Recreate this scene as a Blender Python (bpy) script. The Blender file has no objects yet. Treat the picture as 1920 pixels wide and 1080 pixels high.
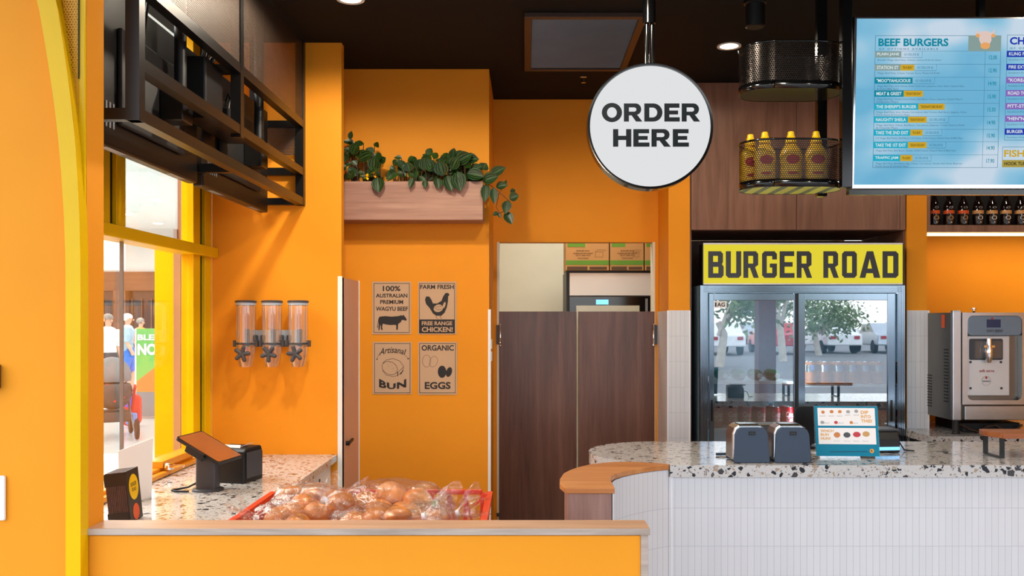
import bpy, bmesh, math, random
from math import pi, sin, cos, radians as R
from mathutils import Vector, Matrix, noise

random.seed(7)
S = bpy.context.scene
C = S.collection
EYE = 1.58
F = 1700.0
VX, VY = 985.0, 600.0
HC = 3.005           # ceiling height

# ------------------------------------------------------------------ camera
cam = bpy.data.cameras.new('camera'); camo = bpy.data.objects.new('camera', cam); C.objects.link(camo)
camo.location = (0, 0, EYE); camo.rotation_euler = (pi / 2, 0, 0)
cam.sensor_width = 36; cam.lens = F / 1920 * 36
cam.shift_x = -(VX - 960) / 1920; cam.shift_y = (VY - 540) / 1920
cam.clip_start = .05; cam.clip_end = 200
S.camera = camo
# ------------------------------------------------------------------ exposure
S.view_settings.view_transform = 'Standard'; S.view_settings.look = 'None'
S.view_settings.gamma = 1; S.view_settings.use_curve_mapping = False
S.view_settings.exposure = 0.0
S.cycles.transparent_max_bounces = 24
S.cycles.max_bounces = 8
S.cycles.diffuse_bounces = 5
S.cycles.sample_clamp_indirect = 6
# ------------------------------------------------------------------ daylight: an open, lightly clouded sky
w = bpy.data.worlds.new('sky'); S.world = w; w.use_nodes = True
wn = w.node_tree.nodes; wl = w.node_tree.links; wn.clear()
wo = wn.new('ShaderNodeOutputWorld'); bg = wn.new('ShaderNodeBackground')
sk = wn.new('ShaderNodeTexSky'); sk.sky_type = 'NISHITA'; sk.sun_disc = False; sk.sun_elevation = R(42); sk.sun_rotation = R(200)
mx = wn.new('ShaderNodeMix'); mx.data_type = 'RGBA'; mx.blend_type = 'MIX'
mul = wn.new('ShaderNodeMix'); mul.data_type = 'RGBA'; mul.blend_type = 'MULTIPLY'; mul.inputs[0].default_value = 1
mul.inputs[7].default_value = (.10, .10, .10, 1)
wl.new(sk.outputs[0], mul.inputs[6]); wl.new(mul.outputs[2], mx.inputs[6])
mx.inputs[7].default_value = (.90, .96, 1.04, 1); mx.inputs[0].default_value = .72
wl.new(mx.outputs[2], bg.inputs[0]); bg.inputs[1].default_value = 3.55
wl.new(bg.outputs[0], wo.inputs[0])


def lamp(name, kind, loc, rot, energy, col, size=.1, sy=None, spot=None, blend=.6):
    l = bpy.data.lights.new(name, kind); l.energy = energy; l.color = col
    if kind == 'AREA':
        l.size = size
        if sy: l.shape = 'RECTANGLE'; l.size_y = sy
    else:
        l.shadow_soft_size = size
    if spot: l.spot_size = spot; l.spot_blend = blend
    o = bpy.data.objects.new(name, l); C.objects.link(o); o.location = loc; o.rotation_euler = rot
    return o


WARM = (1, .86, .68); NEUT = (1, .93, .82)
# downlights of the shop ceiling (two seen, others unseen; last added to brighten the dispenser wall)
for (x, y, e) in ((-.77, 4.0, 5), (1.058, 4.71, 11), (2.7, 4.71, 14), (.2, 3.2, 56), (2.4, 3.0, 40), (1.05, 2.2, 20), (-.72, 3.55, 76)):
    lamp('downlight_or_fill_beam', 'SPOT', (x, y, HC - .03), (0, 0, 0), e, WARM, .05, spot=R(172), blend=.25)
# strip under the bottle shelf, kitchen ceiling light, mall ceiling lights and one added by the window
lamp('led_glow', 'AREA', (3.35, 5.56, 2.09), (R(18), 0, 0), 4.5, (1, .78, .45), 1.6, .03)
lamp('kitchen_light', 'AREA', (.4, 6.6, 2.95), (0, 0, 0), 26, (1, .97, .86), .6, .6)
lamp('mall_or_fill_light', 'AREA', (-6, 9, 3.95), (0, 0, 0), 560, (1, .97, .93), 5, 8)
lamp('mall_or_fill_light', 'AREA', (-3.6, 3.6, 3.95), (0, 0, 0), 300, (1, .97, .93), 2.6, 1.8)  # unseen lamp, added outside the window to brighten the dispenser wall
lamp('mall_or_fill_light', 'AREA', (-9, 19, 3.95), (0, 0, 0), 1000, (1, .97, .93), 6, 9)


# ------------------------------------------------------------------ materials
def lin(c):
    r = []
    for v in c[:3]:
        v = v / 255.
        r.append(v / 12.92 if v <= .04045 else ((v + .055) / 1.055) ** 2.4)
    return (*r, 1)


class NT:
    def __init__(s, name):
        s.m = bpy.data.materials.new(name); s.m.use_nodes = True
        s.t = s.m.node_tree; s.n = s.t.nodes; s.l = s.t.links
        s.b = s.n['Principled BSDF']; s.out = s.n['Material Output']

    def new(s, t, **k):
        n = s.n.new('ShaderNode' + t)
        for a, v in k.items():
            if a.startswith('i_'): n.inputs[a[2:].replace('_', ' ')].default_value = v
            else: setattr(n, a, v)
        return n

    def link(s, a, b): s.l.new(a, b)

    def math(s, op, a, b=None, c=None):
        n = s.n.new('ShaderNodeMath'); n.operation = op
        for i, v in enumerate((a, b, c)):
            if v is None: continue
            if isinstance(v, (int, float)): n.inputs[i].default_value = v
            else: s.l.new(v, n.inputs[i])
        return n.outputs[0]

    def coord(s, kind='Object', scale=(1, 1, 1)):
        tc = s.new('TexCoord'); mp = s.new('Mapping'); mp.inputs['Scale'].default_value = scale
        s.link(tc.outputs[kind], mp.inputs['Vector']); return mp.outputs[0]

    def mix(s, fac, a, b):
        n = s.n.new('ShaderNodeMix'); n.data_type = 'RGBA'
        for i, v in ((0, fac), (6, a), (7, b)):
            if isinstance(v, (int, float)): n.inputs[i].default_value = v
            elif isinstance(v, tuple): n.inputs[i].default_value = v
            else: s.l.new(v, n.inputs[i])
        return n.outputs[2]

    def ramp(s, fac, stops, interp='LINEAR'):
        n = s.n.new('ShaderNodeValToRGB'); n.color_ramp.interpolation = interp
        e = n.color_ramp.elements
        while len(e) < len(stops): e.new(.5)
        for i, (p, c) in enumerate(stops): e[i].position = p; e[i].color = c
        s.l.new(fac, n.inputs[0]); return n.outputs[0]

    def bump(s, h, strength=.2, dist=.01):
        n = s.n.new('ShaderNodeBump'); n.inputs['Strength'].default_value = strength; n.inputs['Distance'].default_value = dist
        s.l.new(h, n.inputs['Height']); s.l.new(n.outputs[0], s.b.inputs['Normal']); return n


def mat(name, col, rough=.5, metal=0., var=.06, vscale=6., bump=0., bscale=200., spec=.5, coat=0., lincol=None):
    t = NT(name); c = lincol or lin(col)
    t.b.inputs['Roughness'].default_value = rough; t.b.inputs['Metallic'].default_value = metal
    t.b.inputs['Specular IOR Level'].default_value = spec; t.b.inputs['Coat Weight'].default_value = coat
    v = t.coord()
    nz = t.new('TexNoise', i_Scale=vscale, i_Detail=4.); t.link(v, nz.inputs['Vector'])
    a = tuple(x * (1 - var) for x in c[:3]) + (1,); b = tuple(min(1, x * (1 + var)) for x in c[:3]) + (1,)
    t.link(t.ramp(nz.outputs[0], ((.3, a), (.7, b))), t.b.inputs['Base Color'])
    if bump:
        n2 = t.new('TexNoise', i_Scale=bscale, i_Detail=3.); t.link(v, n2.inputs['Vector']); t.bump(n2.outputs[0], bump, .002)
    return t.m


def emit(name, col, k, var=0.):
    t = NT(name); e = t.new('Emission'); e.inputs[0].default_value = lin(col); e.inputs[1].default_value = k
    t.link(e.outputs[0], t.out.inputs[0]); return t.m


def wood(name, c1, c2, axis='Z', scale=7., rough=.42, fine=60., spec=.4):
    t = NT(name); sc = {'Z': (scale, scale, scale * .07), 'X': (scale * .07, scale, scale), 'Y': (scale, scale * .07, scale)}[axis]
    v = t.coord('Object', sc)
    nz = t.new('TexNoise', i_Scale=2.2, i_Detail=6., i_Distortion=1.2); t.link(v, nz.inputs['Vector'])
    f = t.new('TexNoise', i_Scale=fine / 4, i_Detail=4.); t.link(v, f.inputs['Vector'])
    s = t.math('ADD', t.math('MULTIPLY', nz.outputs[0], .72), t.math('MULTIPLY', f.outputs[0], .28))
    t.link(t.ramp(s, ((.34, lin(c1)), (.66, lin(c2)))), t.b.inputs['Base Color'])
    t.b.inputs['Roughness'].default_value = rough; t.b.inputs['Specular IOR Level'].default_value = spec
    t.bump(f.outputs[0], .05, .002)
    return t.m


def terrazzo(name, base, rough=.12):
    t = NT(name); v = t.coord('Object', (1, 1, 1))
    nz = t.new('TexNoise', i_Scale=30., i_Detail=3.); t.link(v, nz.inputs['Vector'])
    dv = t.new('VectorMath', operation='MULTIPLY_ADD'); t.link(nz.outputs[1], dv.inputs[0])
    dv.inputs[1].default_value = (.02, .02, .02); t.link(v, dv.inputs[2])
    col = lin(base)
    for sc, thr, gate, stops in (
            (130., .10, .24, ((0., lin((178, 172, 164))), (.4, lin((140, 120, 102))), (.75, lin((112, 108, 106))))),
            (62., .09, .13, ((0., lin((24, 24, 28))), (.45, lin((84, 76, 74))), (.7, lin((160, 142, 122))))),
            (38., .10, .065, ((0., lin((18, 19, 23))), (.6, lin((56, 52, 54)))))):
        vo = t.new('TexVoronoi', i_Scale=sc); t.link(dv.outputs[0], vo.inputs['Vector'])
        ve = t.new('TexVoronoi', i_Scale=sc, feature='DISTANCE_TO_EDGE'); t.link(dv.outputs[0], ve.inputs['Vector'])
        sep = t.new('SeparateColor'); t.link(vo.outputs['Color'], sep.inputs[0])
        m = t.math('MULTIPLY', t.math('GREATER_THAN', ve.outputs['Distance'], thr), t.math('LESS_THAN', sep.outputs[0], gate))
        chip = t.ramp(sep.outputs[1], stops, 'CONSTANT')
        col = t.mix(m, col, chip)
    t.link(col, t.b.inputs['Base Color']); t.b.inputs['Roughness'].default_value = rough
    t.b.inputs['Specular IOR Level'].default_value = .6
    return t.m


def finger_tile(name, tile, grout):
    t = NT(name); tc = t.new('TexCoord')
    br = t.new('TexBrick', offset=0., squash=1.)
    br.inputs['Color1'].default_value = lin(tile); br.inputs['Color2'].default_value = lin(tuple(int(c * .985) for c in tile))
    br.inputs['Mortar'].default_value = lin(grout); br.inputs['Scale'].default_value = 1.
    br.inputs['Mortar Size'].default_value = .001; br.inputs['Mortar Smooth'].default_value = .3
    br.inputs['Brick Width'].default_value = .0265; br.inputs['Row Height'].default_value = .153
    t.link(tc.outputs['UV'], br.inputs['Vector']); t.link(br.outputs['Color'], t.b.inputs['Base Color'])
    t.b.inputs['Roughness'].default_value = .28
    inv = t.math('SUBTRACT', 1., br.outputs['Fac']); t.bump(inv, .35, .002)
    return t.m


def perforated(name, col, pitch, hole, rough=.35, metal=.7):
    """Sheet metal punched with staggered round holes (UV in metres)."""
    t = NT(name); tc = t.new('TexCoord'); sx = t.new('SeparateXYZ'); t.link(tc.outputs['UV'], sx.inputs[0])
    ds = []
    for o in (0., .5):
        u = t.math('SUBTRACT', t.math('FRACT', t.math('ADD', t.math('DIVIDE', sx.outputs[0], pitch), o)), .5)
        v = t.math('MULTIPLY', t.math('SUBTRACT', t.math('FRACT', t.math('ADD', t.math('DIVIDE', sx.outputs[1], pitch * 1.732), o)), .5), 1.732)
        ds.append(t.math('SQRT', t.math('ADD', t.math('MULTIPLY', u, u), t.math('MULTIPLY', v, v))))
    h = t.math('LESS_THAN', t.math('MINIMUM', ds[0], ds[1]), hole)
    t.b.inputs['Base Color'].default_value = lin(col); t.b.inputs['Roughness'].default_value = rough; t.b.inputs['Metallic'].default_value = metal
    tr = t.new('BsdfTransparent'); ms = t.new('MixShader'); t.link(h, ms.inputs[0]); t.link(t.b.outputs[0], ms.inputs[1]); t.link(tr.outputs[0], ms.inputs[2])
    t.link(ms.outputs[0], t.out.inputs[0]); return t.m


def clear(name, tint=(1, 1, 1), base=.05, edge=.5, rough=.02, bump=0., bscale=20., diffuse=0., dcol=(1, 1, 1)):
    """Thin clear sheet: see-through with a glossy face, stronger at grazing angles."""
    t = NT(name); tr = t.new('BsdfTransparent'); tr.inputs[0].default_value = (*tint, 1)
    gl = t.new('BsdfGlossy'); gl.inputs['Roughness'].default_value = rough
    lw = t.new('LayerWeight', i_Blend=.35)
    f = t.math('ADD', t.math('MULTIPLY', lw.outputs['Facing'], edge), base)
    if bump:
        nz = t.new('TexNoise', i_Scale=bscale, i_Detail=4., i_Distortion=1.5); t.link(t.coord(), nz.inputs['Vector'])
        b = t.new('Bump'); b.inputs['Strength'].default_value = bump; b.inputs['Distance'].default_value = .01
        t.link(nz.outputs[0], b.inputs['Height']); t.link(b.outputs[0], gl.inputs['Normal'])
    ms = t.new('MixShader'); t.link(f, ms.inputs[0]); t.link(tr.outputs[0], ms.inputs[1]); t.link(gl.outputs[0], ms.inputs[2])
    o = ms.outputs[0]
    if diffuse:
        d = t.new('BsdfDiffuse'); d.inputs[0].default_value = (*dcol, 1)
        m2 = t.new('MixShader'); m2.inputs[0].default_value = diffuse; t.link(o, m2.inputs[1]); t.link(d.outputs[0], m2.inputs[2]); o = m2.outputs[0]
    t.link(o, t.out.inputs[0]); return t.m


def leafmat(name, dark, light, stripes=True):
    t = NT(name); tc = t.new('TexCoord'); sx = t.new('SeparateXYZ'); t.link(tc.outputs['UV'], sx.inputs[0])
    u = t.math('ABSOLUTE', sx.outputs[0])
    s = t.math('SINE', t.math('MULTIPLY', u, 17.))
    nz = t.new('TexNoise', i_Scale=30.); t.link(t.coord(), nz.inputs['Vector'])
    f = t.math('ADD', s, t.math('MULTIPLY', t.math('SUBTRACT', nz.outputs[0], .5), .8))
    col = t.ramp(f, ((.45, lin(dark)), (.9, lin(light)))) if stripes else t.ramp(nz.outputs[0], ((.3, lin(dark)), (.7, lin(light))))
    t.link(col, t.b.inputs['Base Color']); t.b.inputs['Roughness'].default_value = .38
    return t.m


M = {}
M['orange'] = mat('orange_paint', None, .6, var=.025, vscale=3, bump=.06, bscale=320, spec=.2, lincol=(.80, .295, .013, 1))
M['yellow'] = mat('yellow_powdercoat', None, .3, var=.03, spec=.22, lincol=(.78, .47, .001, 1))
M['gold'] = mat('yellow_anodised_track', (226, 150, 30), .3, .2, .06)
M['black_gap'] = mat('black_gasket', (14, 15, 17), .5)
M['black_ceiling'] = mat('black_ceiling_paint', (18, 17, 17), .75, var=.15, spec=.2)
M['black_steel'] = mat('black_steel', (18, 16, 15), .32, .2, .1, spec=.45)
M['black_gloss'] = mat('black_gloss', (9, 9, 10), .14, spec=.6)
M['black_plastic'] = mat('black_plastic', (14, 15, 17), .42, spec=.4)
M['black_matte'] = mat('matte_black', (13, 13, 14), .7)
M['dark_grey'] = mat('dark_grey_plastic', (58, 60, 66), .42)
M['grey'] = mat('grey_plastic', (128, 130, 134), .45)
M['white'] = mat('white_paint', (226, 224, 216), .5, var=.02)
M['white_gloss'] = mat('white_plastic', (236, 236, 232), .3, var=.01)
M['cream'] = mat('cream_wall', (226, 224, 204), .6, var=.02)
M['mallwhite'] = mat('mall_white', (222, 224, 220), .6, var=.02)
M['floor'] = mat('pale_polished_concrete', (170, 170, 172), .35, var=.08, vscale=2)
M['mallfloor'] = mat('white_mall_tile', (214, 214, 210), .2, var=.03)
M['asphalt'] = mat('asphalt', (120, 120, 122), .9, var=.15, vscale=3)
M['brown_wood'] = wood('dark_walnut_laminate', (84, 54, 44), (118, 82, 68), 'Z', 5., .3)
M['cab_wood'] = wood('mid_walnut_laminate', (112, 78, 62), (146, 106, 86), 'Z', 5.)
M['planter_wood'] = wood('pale_walnut_board', (140, 100, 84), (178, 138, 118), 'X', 6., .5)
M['cap_wood'] = wood('oak_edge_board', (168, 128, 100), (196, 158, 128), 'X', 8., .35)
M['grey_wood'] = wood('grey_oak_edge', (148, 130, 116), (190, 172, 158), 'X', 9., .5)
M['ledge_wood'] = wood('ledge_timber', (170, 106, 58), (206, 142, 86), 'X', 6., .3)
M['post_wood'] = wood('pinkish_walnut', (128, 96, 86), (168, 134, 122), 'Z', 7., .5)
M['serve_wood'] = wood('serving_board_timber', (140, 76, 40), (178, 106, 60), 'X', 9., .4)
M['mall_wood'] = wood('mall_brown_panel', (120, 78, 56), (146, 98, 72), 'X', 1.5, .5)
M['brown_col'] = wood('brown_column_laminate', (122, 86, 70), (150, 112, 94), 'Z', 4., .5)
M['terrazzo'] = terrazzo('terrazzo_slab', (194, 191, 189))
M['tile'] = finger_tile('white_finger_tile', (216, 216, 219), (180, 183, 192))
M['tile_trim'] = mat('white_tile_trim', (236, 237, 240), .25, var=.01)
M['perf_rack'] = perforated('perforated_brown_black_sheet', (64, 52, 44), .0085, .27, .45, .35)
M['perf_basket'] = perforated('perforated_black_sheet', (44, 40, 38), .0092, .35, .28, .8)
M['perf_yellow'] = perforated('perforated_yellow_sheet', (214, 150, 10), .008, .25, .5, .0)
M['steel'] = mat('brushed_stainless', (186, 190, 196), .27, 1., .04, 40)
M['steel_dark'] = mat('dark_stainless', (120, 116, 110), .35, 1., .06)
M['chrome'] = mat('chrome', (230, 230, 232), .1, 1., .01)
M['fridge_frame'] = mat('glossy_black_aluminium', (128, 144, 160), .13, 1., .05)
M['fridge_in'] = mat('fridge_liner', (104, 128, 144), .4)
M['glass'] = clear('window_glass', (.97, .99, .98), .03, .30, .01)
M['fridge_glass'] = clear('fridge_door_glass', (.86, .95, 1), .42, .3, .01)
M['tube'] = clear('clear_acrylic', (.97, .95, .93), .12, .8, .04, diffuse=.03, dcol=(1, .95, .92))
M['film'] = clear('crinkled_clear_film', (.985, .975, .96), .05, .42, .05, bump=1., bscale=26, diffuse=.015, dcol=(1, .95, .9))
M['acrylic'] = clear('clear_acrylic_stand', (.97, .98, .98), .02, .3, .02, diffuse=.02)
M['bottle_glass'] = mat('dark_bottle_glass', (20, 10, 8), .08, spec=.8)
M['paper'] = mat('kraft_poster_card', (196, 162, 128), .75, var=.03)
M['ink'] = mat('black_print', (30, 24, 22), .6, var=0)
M['kraft_print'] = mat('kraft_reversed_print', (196, 162, 128), .75, var=.0)
M['card'] = mat('corrugated_cardboard', (196, 152, 96), .75, var=.05)
M['card_ink'] = mat('box_print', (92, 70, 48), .75, var=0)
M['green_band'] = mat('green_printed_band', (98, 156, 52), .7, var=.04)
M['leaf'] = leafmat('striped_leaf', (9, 27, 8), (60, 100, 42))
M['leaf2'] = leafmat('plain_dark_leaf', (14, 38, 9), (48, 80, 22), False)
M['stem'] = mat('plant_stem', (70, 46, 30), .6)
M['flower'] = mat('yellow_orange_petals', (236, 160, 20), .5)
M['crate'] = mat('red_crate_plastic', (214, 62, 34), .35)
M['bun'] = mat('baked_bun_crust', (194, 116, 34), .38, var=.34, vscale=22)
M['green_tie'] = mat('green_tie', (40, 140, 60), .5)
M['slate'] = mat('slate_blue_plastic', (46, 62, 82), .55, bump=.15, bscale=500)
M['bracket'] = mat('blue_grey_plastic', (164, 180, 198), .35)
M['teal'] = mat('teal_print', (14, 122, 152), .5, var=.01, spec=.15)
M['printwhite'] = mat('white_print', (232, 228, 226), .45, var=.0)
M['orange_ink'] = mat('orange_print', (222, 160, 60), .5, var=0)
M['grey_ink'] = mat('grey_print', (150, 150, 152), .5, var=0)
M['red'] = mat('red_can', (170, 14, 26), .25, .2, .05)
M['can_orange'] = mat('orange_can_label', (196, 110, 50), .35, .1, .1)
M['can_top'] = mat('aluminium', (190, 192, 196), .25, 1., .02)
M['green_bottle'] = mat('green_drink_bottle', (30, 110, 60), .15)
M['mustard'] = mat('mustard_bottle', (232, 184, 40), .35, var=.03)
M['cap_yellow'] = mat('yellow_cap', (246, 196, 10), .35, var=.01)
M['label_red'] = mat('red_label', (170, 34, 40), .5)
M['label_orange'] = mat('orange_label', (214, 82, 24), .5)
M['label_tan'] = mat('tan_label', (206, 150, 90), .5)
M['tablet_back'] = mat('tablet_screen_painted_reflection', (150, 88, 50), .12, .2)  # brown reflection painted into the screen's base colour
M['brochure'] = mat('dark_leaflet_edges', (74, 52, 48), .55, var=.3, vscale=60)
M['brochure_black'] = mat('black_leaflet_print', (26, 22, 24), .4)
M['skin'] = mat('skin', (214, 160, 132), .55)
M['shirt'] = mat('grey_blue_shirt', (150, 172, 186), .8)
M['white_cloth'] = mat('white_shirt', (226, 226, 224), .8)
M['shorts'] = mat('blue_shorts', (62, 112, 200), .8)
M['denim'] = mat('dark_trousers', (64, 66, 74), .8)
M['hair_w'] = mat('white_cap', (226, 222, 216), .8)
M['hair_g'] = mat('grey_hair', (132, 126, 120), .8)
M['pram'] = mat('dark_pram_fabric', (74, 66, 64), .8)
M['pram2'] = mat('grey_pram_fabric', (124, 122, 122), .8)
M['purple'] = mat('purple_fabric', (120, 84, 190), .7)
M['red_fab'] = mat('red_fabric', (214, 52, 48), .7)
M['blue_fab'] = mat('blue_fabric', (110, 150, 214), .7)
M['sign_green'] = mat('green_sign_print', (122, 190, 92), .5, var=.01)
M['sign_orange'] = mat('orange_sign_print', (236, 130, 60), .5, var=.01)
M['shopdark'] = mat('dark_shop_window', (62, 44, 40), .25)
M['leaf_tree'] = mat('gum_tree_leaves', (120, 140, 96), .8, var=.3, vscale=4)
M['bark'] = mat('pale_bark', (196, 186, 172), .8, var=.15)
M['brick'] = mat('red_brick_pier', (84, 44, 36), .8, var=.2, vscale=12)
M['car_white'] = mat('white_car_paint', (236, 238, 240), .2, spec=.6)
M['car_silver'] = mat('silver_car_paint', (176, 184, 192), .2, .5)
M['car_red'] = mat('red_car_paint', (190, 30, 40), .2)
M['car_glass'] = mat('car_window_glass', (30, 40, 50), .08, spec=.8)
M['tyre'] = mat('tyre_rubber', (26, 26, 28), .8)
M['letter_sign'] = mat('dark_sign_lettering', (10, 20, 26), .7, var=0, spec=.2)
M['header_ink'] = mat('charcoal_header_lettering', (52, 56, 62), .5, var=0)
M['sign_face'] = emit('lit_sign_face', (230, 231, 232), .95)
M['header_face'] = None
M['lamp_on'] = emit('lit_downlight', (255, 232, 190), 9)
M['led_on'] = emit('lit_led_strip', (255, 226, 160), 5)
M['blue_led'] = emit('blue_display', (120, 200, 255), 2)


# ------------------------------------------------------------------ shape builders
def px(x, y, d):
    """The point at depth d seen at photograph pixel x, y."""
    return Vector(((x - VX) * d / F, d, EYE - (y - VY) * d / F))


def X(x, d): return (x - VX) * d / F
def Z(y, d): return EYE - (y - VY) * d / F


class MB:
    def __init__(s): s.b = bmesh.new(); s.uv = None

    def uvl(s):
        if s.uv is None: s.uv = s.b.loops.layers.uv.new('UVMap')
        return s.uv

    def box(s, x0, x1, y0, y1, z0, z1, rot=None, about=None):
        ps = [Vector((x, y, z)) for z in (z0, z1) for y in (y0, y1) for x in (x0, x1)]
        if rot is not None:
            c = about if about is not None else Vector(((x0 + x1) / 2, (y0 + y1) / 2, (z0 + z1) / 2))
            ps = [rot @ (p - c) + c for p in ps]
        v = [s.b.verts.new(p) for p in ps]
        for f in ((0, 2, 3, 1), (4, 5, 7, 6), (0, 1, 5, 4), (2, 6, 7, 3), (0, 4, 6, 2), (1, 3, 7, 5)): s.b.faces.new([v[i] for i in f])
        return s

    def bar(s, a, b, w, h=None, up=Vector((0, 0, 1))):
        """Square bar from a to b."""
        a = Vector(a); b = Vector(b); h = h or w; d = (b - a).normalized()
        if abs(d.dot(up)) > .98: up = Vector((0, 1, 0))
        u = d.cross(up).normalized(); v = u.cross(d)
        q = [s.b.verts.new(p + u * (i * w / 2) + v * (j * h / 2)) for p in (a, b) for (i, j) in ((-1, -1), (1, -1), (1, 1), (-1, 1))]
        for f in ((3, 2, 1, 0), (4, 5, 6, 7), (0, 1, 5, 4), (1, 2, 6, 5), (2, 3, 7, 6), (3, 0, 4, 7)): s.b.faces.new([q[i] for i in f])
        return s

    def prism(s, pts, lo, hi, axis='Z'):
        """Closed polygon pushed along an axis. pts are the two other coordinates in order."""
        def P(p, t): return {'Z': (p[0], p[1], t), 'Y': (p[0], t, p[1]), 'X': (t, p[0], p[1])}[axis]
        a = [s.b.verts.new(P(p, lo)) for p in pts]; b = [s.b.verts.new(P(p, hi)) for p in pts]
        n = len(pts)
        s.b.faces.new(a[::-1]); s.b.faces.new(b)
        for i in range(n): s.b.faces.new((a[i], a[(i + 1) % n], b[(i + 1) % n], b[i]))
        return s

    def lathe(s, prof, c=(0, 0, 0), n=24, axis='Z', caps=True):
        """prof: (radius, height) pairs."""
        c = Vector(c); rings = []
        def P(r, a, h): return {'Z': Vector((r * cos(a), r * sin(a), h)), 'Y': Vector((r * cos(a), h, r * sin(a))), 'X': Vector((h, r * cos(a), r * sin(a)))}[axis]
        for r, h in prof: rings.append([s.b.verts.new(c + P(r, 2 * pi * i / n, h)) for i in range(n)])
        for a, b in zip(rings, rings[1:]):
            for i in range(n): s.b.faces.new((a[i], a[(i + 1) % n], b[(i + 1) % n], b[i]))
        if caps:
            if prof[0][0] > 1e-5: s.b.faces.new(rings[0][::-1])
            if prof[-1][0] > 1e-5: s.b.faces.new(rings[-1])
        return s

    def tube(s, pts, r, n=8, r2=None, closed=False):
        pts = [Vector(p) for p in pts]; m = len(pts); rings = []; prev = None
        for i, p in enumerate(pts):
            d = (pts[min(i + 1, m - 1)] - pts[max(i - 1, 0)]).normalized()
            if prev is None: u = d.orthogonal().normalized()
            else: u = (prev - d * prev.dot(d)).normalized()
            prev = u; v = d.cross(u); rr = r if r2 is None else r + (r2 - r) * i / max(1, m - 1)
            rings.append([s.b.verts.new(p + (u * cos(2 * pi * k / n) + v * sin(2 * pi * k / n)) * rr) for k in range(n)])
        for a, b in zip(rings, rings[1:]):
            for k in range(n): s.b.faces.new((a[k], a[(k + 1) % n], b[(k + 1) % n], b[k]))
        s.b.faces.new(rings[0][::-1]); s.b.faces.new(rings[-1]); return s

    def ell(s, c, r, n=16, m=10, f=None, rot=None):
        c = Vector(c); rings = []
        for j in range(m + 1):
            t = pi * j / m
            if j in (0, m):
                p = Vector((0, 0, cos(t) * r[2]))
                rings.append([p])
            else:
                rings.append([Vector((sin(t) * cos(2 * pi * i / n) * r[0], sin(t) * sin(2 * pi * i / n) * r[1], cos(t) * r[2])) for i in range(n)])
        R_ = []
        for rg in rings:
            q = []
            for p in rg:
                if f: p = f(p)
                if rot is not None: p = rot @ p
                q.append(s.b.verts.new(c + p))
            R_.append(q)
        for a, b in zip(R_, R_[1:]):
            for i in range(n):
                if len(a) == 1: s.b.faces.new((a[0], b[i], b[(i + 1) % n]))
                elif len(b) == 1: s.b.faces.new((a[(i + 1) % n], a[i], b[0]))
                else: s.b.faces.new((a[(i + 1) % n], a[i], b[i], b[(i + 1) % n]))
        return s

    def strip(s, path, z0, z1, vo=0.):
        """Upright band along a plan path, UV in metres (u along, v = height)."""
        uv = s.uvl(); L = 0; prev = None; cols = []
        for p in path:
            p = Vector((p[0], p[1]))
            if prev is not None: L += (p - prev).length
            prev = p
            cols.append((s.b.verts.new((p.x, p.y, z0)), s.b.verts.new((p.x, p.y, z1)), L))
        for a, b in zip(cols, cols[1:]):
            f = s.b.faces.new((a[0], b[0], b[1], a[1]))
            for lp, (u, v) in zip(f.loops, ((a[2], z0 - vo), (b[2], z0 - vo), (b[2], z1 - vo), (a[2], z1 - vo))): lp[uv].uv = (u, v)
        return s

    def quad(s, a, b, c, d, uvs=None):
        f = s.b.faces.new([s.b.verts.new(Vector(p)) for p in (a, b, c, d)])
        if uvs:
            uv = s.uvl()
            for lp, t in zip(f.loops, uvs): lp[uv].uv = t
        return s

    def mesh(s, me, T):
        """Bring a flat mesh in through the 4x4 (or callable) T."""
        vs = [s.b.verts.new(T(v.co) if callable(T) else T @ v.co) for v in me.vertices]
        for p in me.polygons:
            try: s.b.faces.new([vs[i] for i in p.vertices])
            except ValueError: pass
        return s

    def move(s, M4):
        bmesh.ops.transform(s.b, matrix=M4, verts=s.b.verts); return s


def obj(name, mb, m, parent=None, bevel=0., smooth=None, local=False, segs=2, solid=0., subsurf=0):
    """Link the accumulated shape as ONE mesh object; world coordinates unless local."""
    me = bpy.data.meshes.new(name)
    bmesh.ops.recalc_face_normals(mb.b, faces=mb.b.faces)
    if smooth is not None:
        for f in mb.b.faces: f.smooth = True
        if smooth < 180:
            for e in mb.b.edges:
                if len(e.link_faces) == 2 and e.calc_face_angle(0) > R(smooth): e.smooth = False
    mb.b.to_mesh(me); mb.b.free()
    me.materials.append(m)
    o = bpy.data.objects.new(name, me); C.objects.link(o)
    if parent is not None:
        o.parent = parent
        if not local:
            off = Vector((0, 0, 0)); q = parent
            while q is not None: off += q.location; q = q.parent
            me.transform(Matrix.Translation(-off))
    if solid:
        k = o.modifiers.new('thickness', 'SOLIDIFY'); k.thickness = solid; k.offset = 0
    if bevel:
        k = o.modifiers.new('edge', 'BEVEL'); k.width = bevel; k.segments = segs; k.limit_method = 'ANGLE'; k.angle_limit = R(40)
    if subsurf:
        k = o.modifiers.new('soft', 'SUBSURF'); k.levels = subsurf; k.render_levels = subsurf
    return o


def tag(o, label, cat, group=None, kind=None):
    o['label'] = label; o['category'] = cat
    if group: o['group'] = group
    if kind: o['kind'] = kind
    return o


def thing(name, label, cat, loc=(0, 0, 0), rotz=0., group=None, kind=None):
    o = bpy.data.objects.new(name, None); C.objects.link(o); o.location = loc; o.rotation_euler = (0, 0, rotz)
    o.empty_display_size = .05
    return tag(o, label, cat, group, kind)


def struct(name, mb, m, label, cat='structure', parent=None, **k):
    o = obj(name, mb, m, parent, **k)
    if parent is None: tag(o, label, cat, None, 'structure')
    return o


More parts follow.
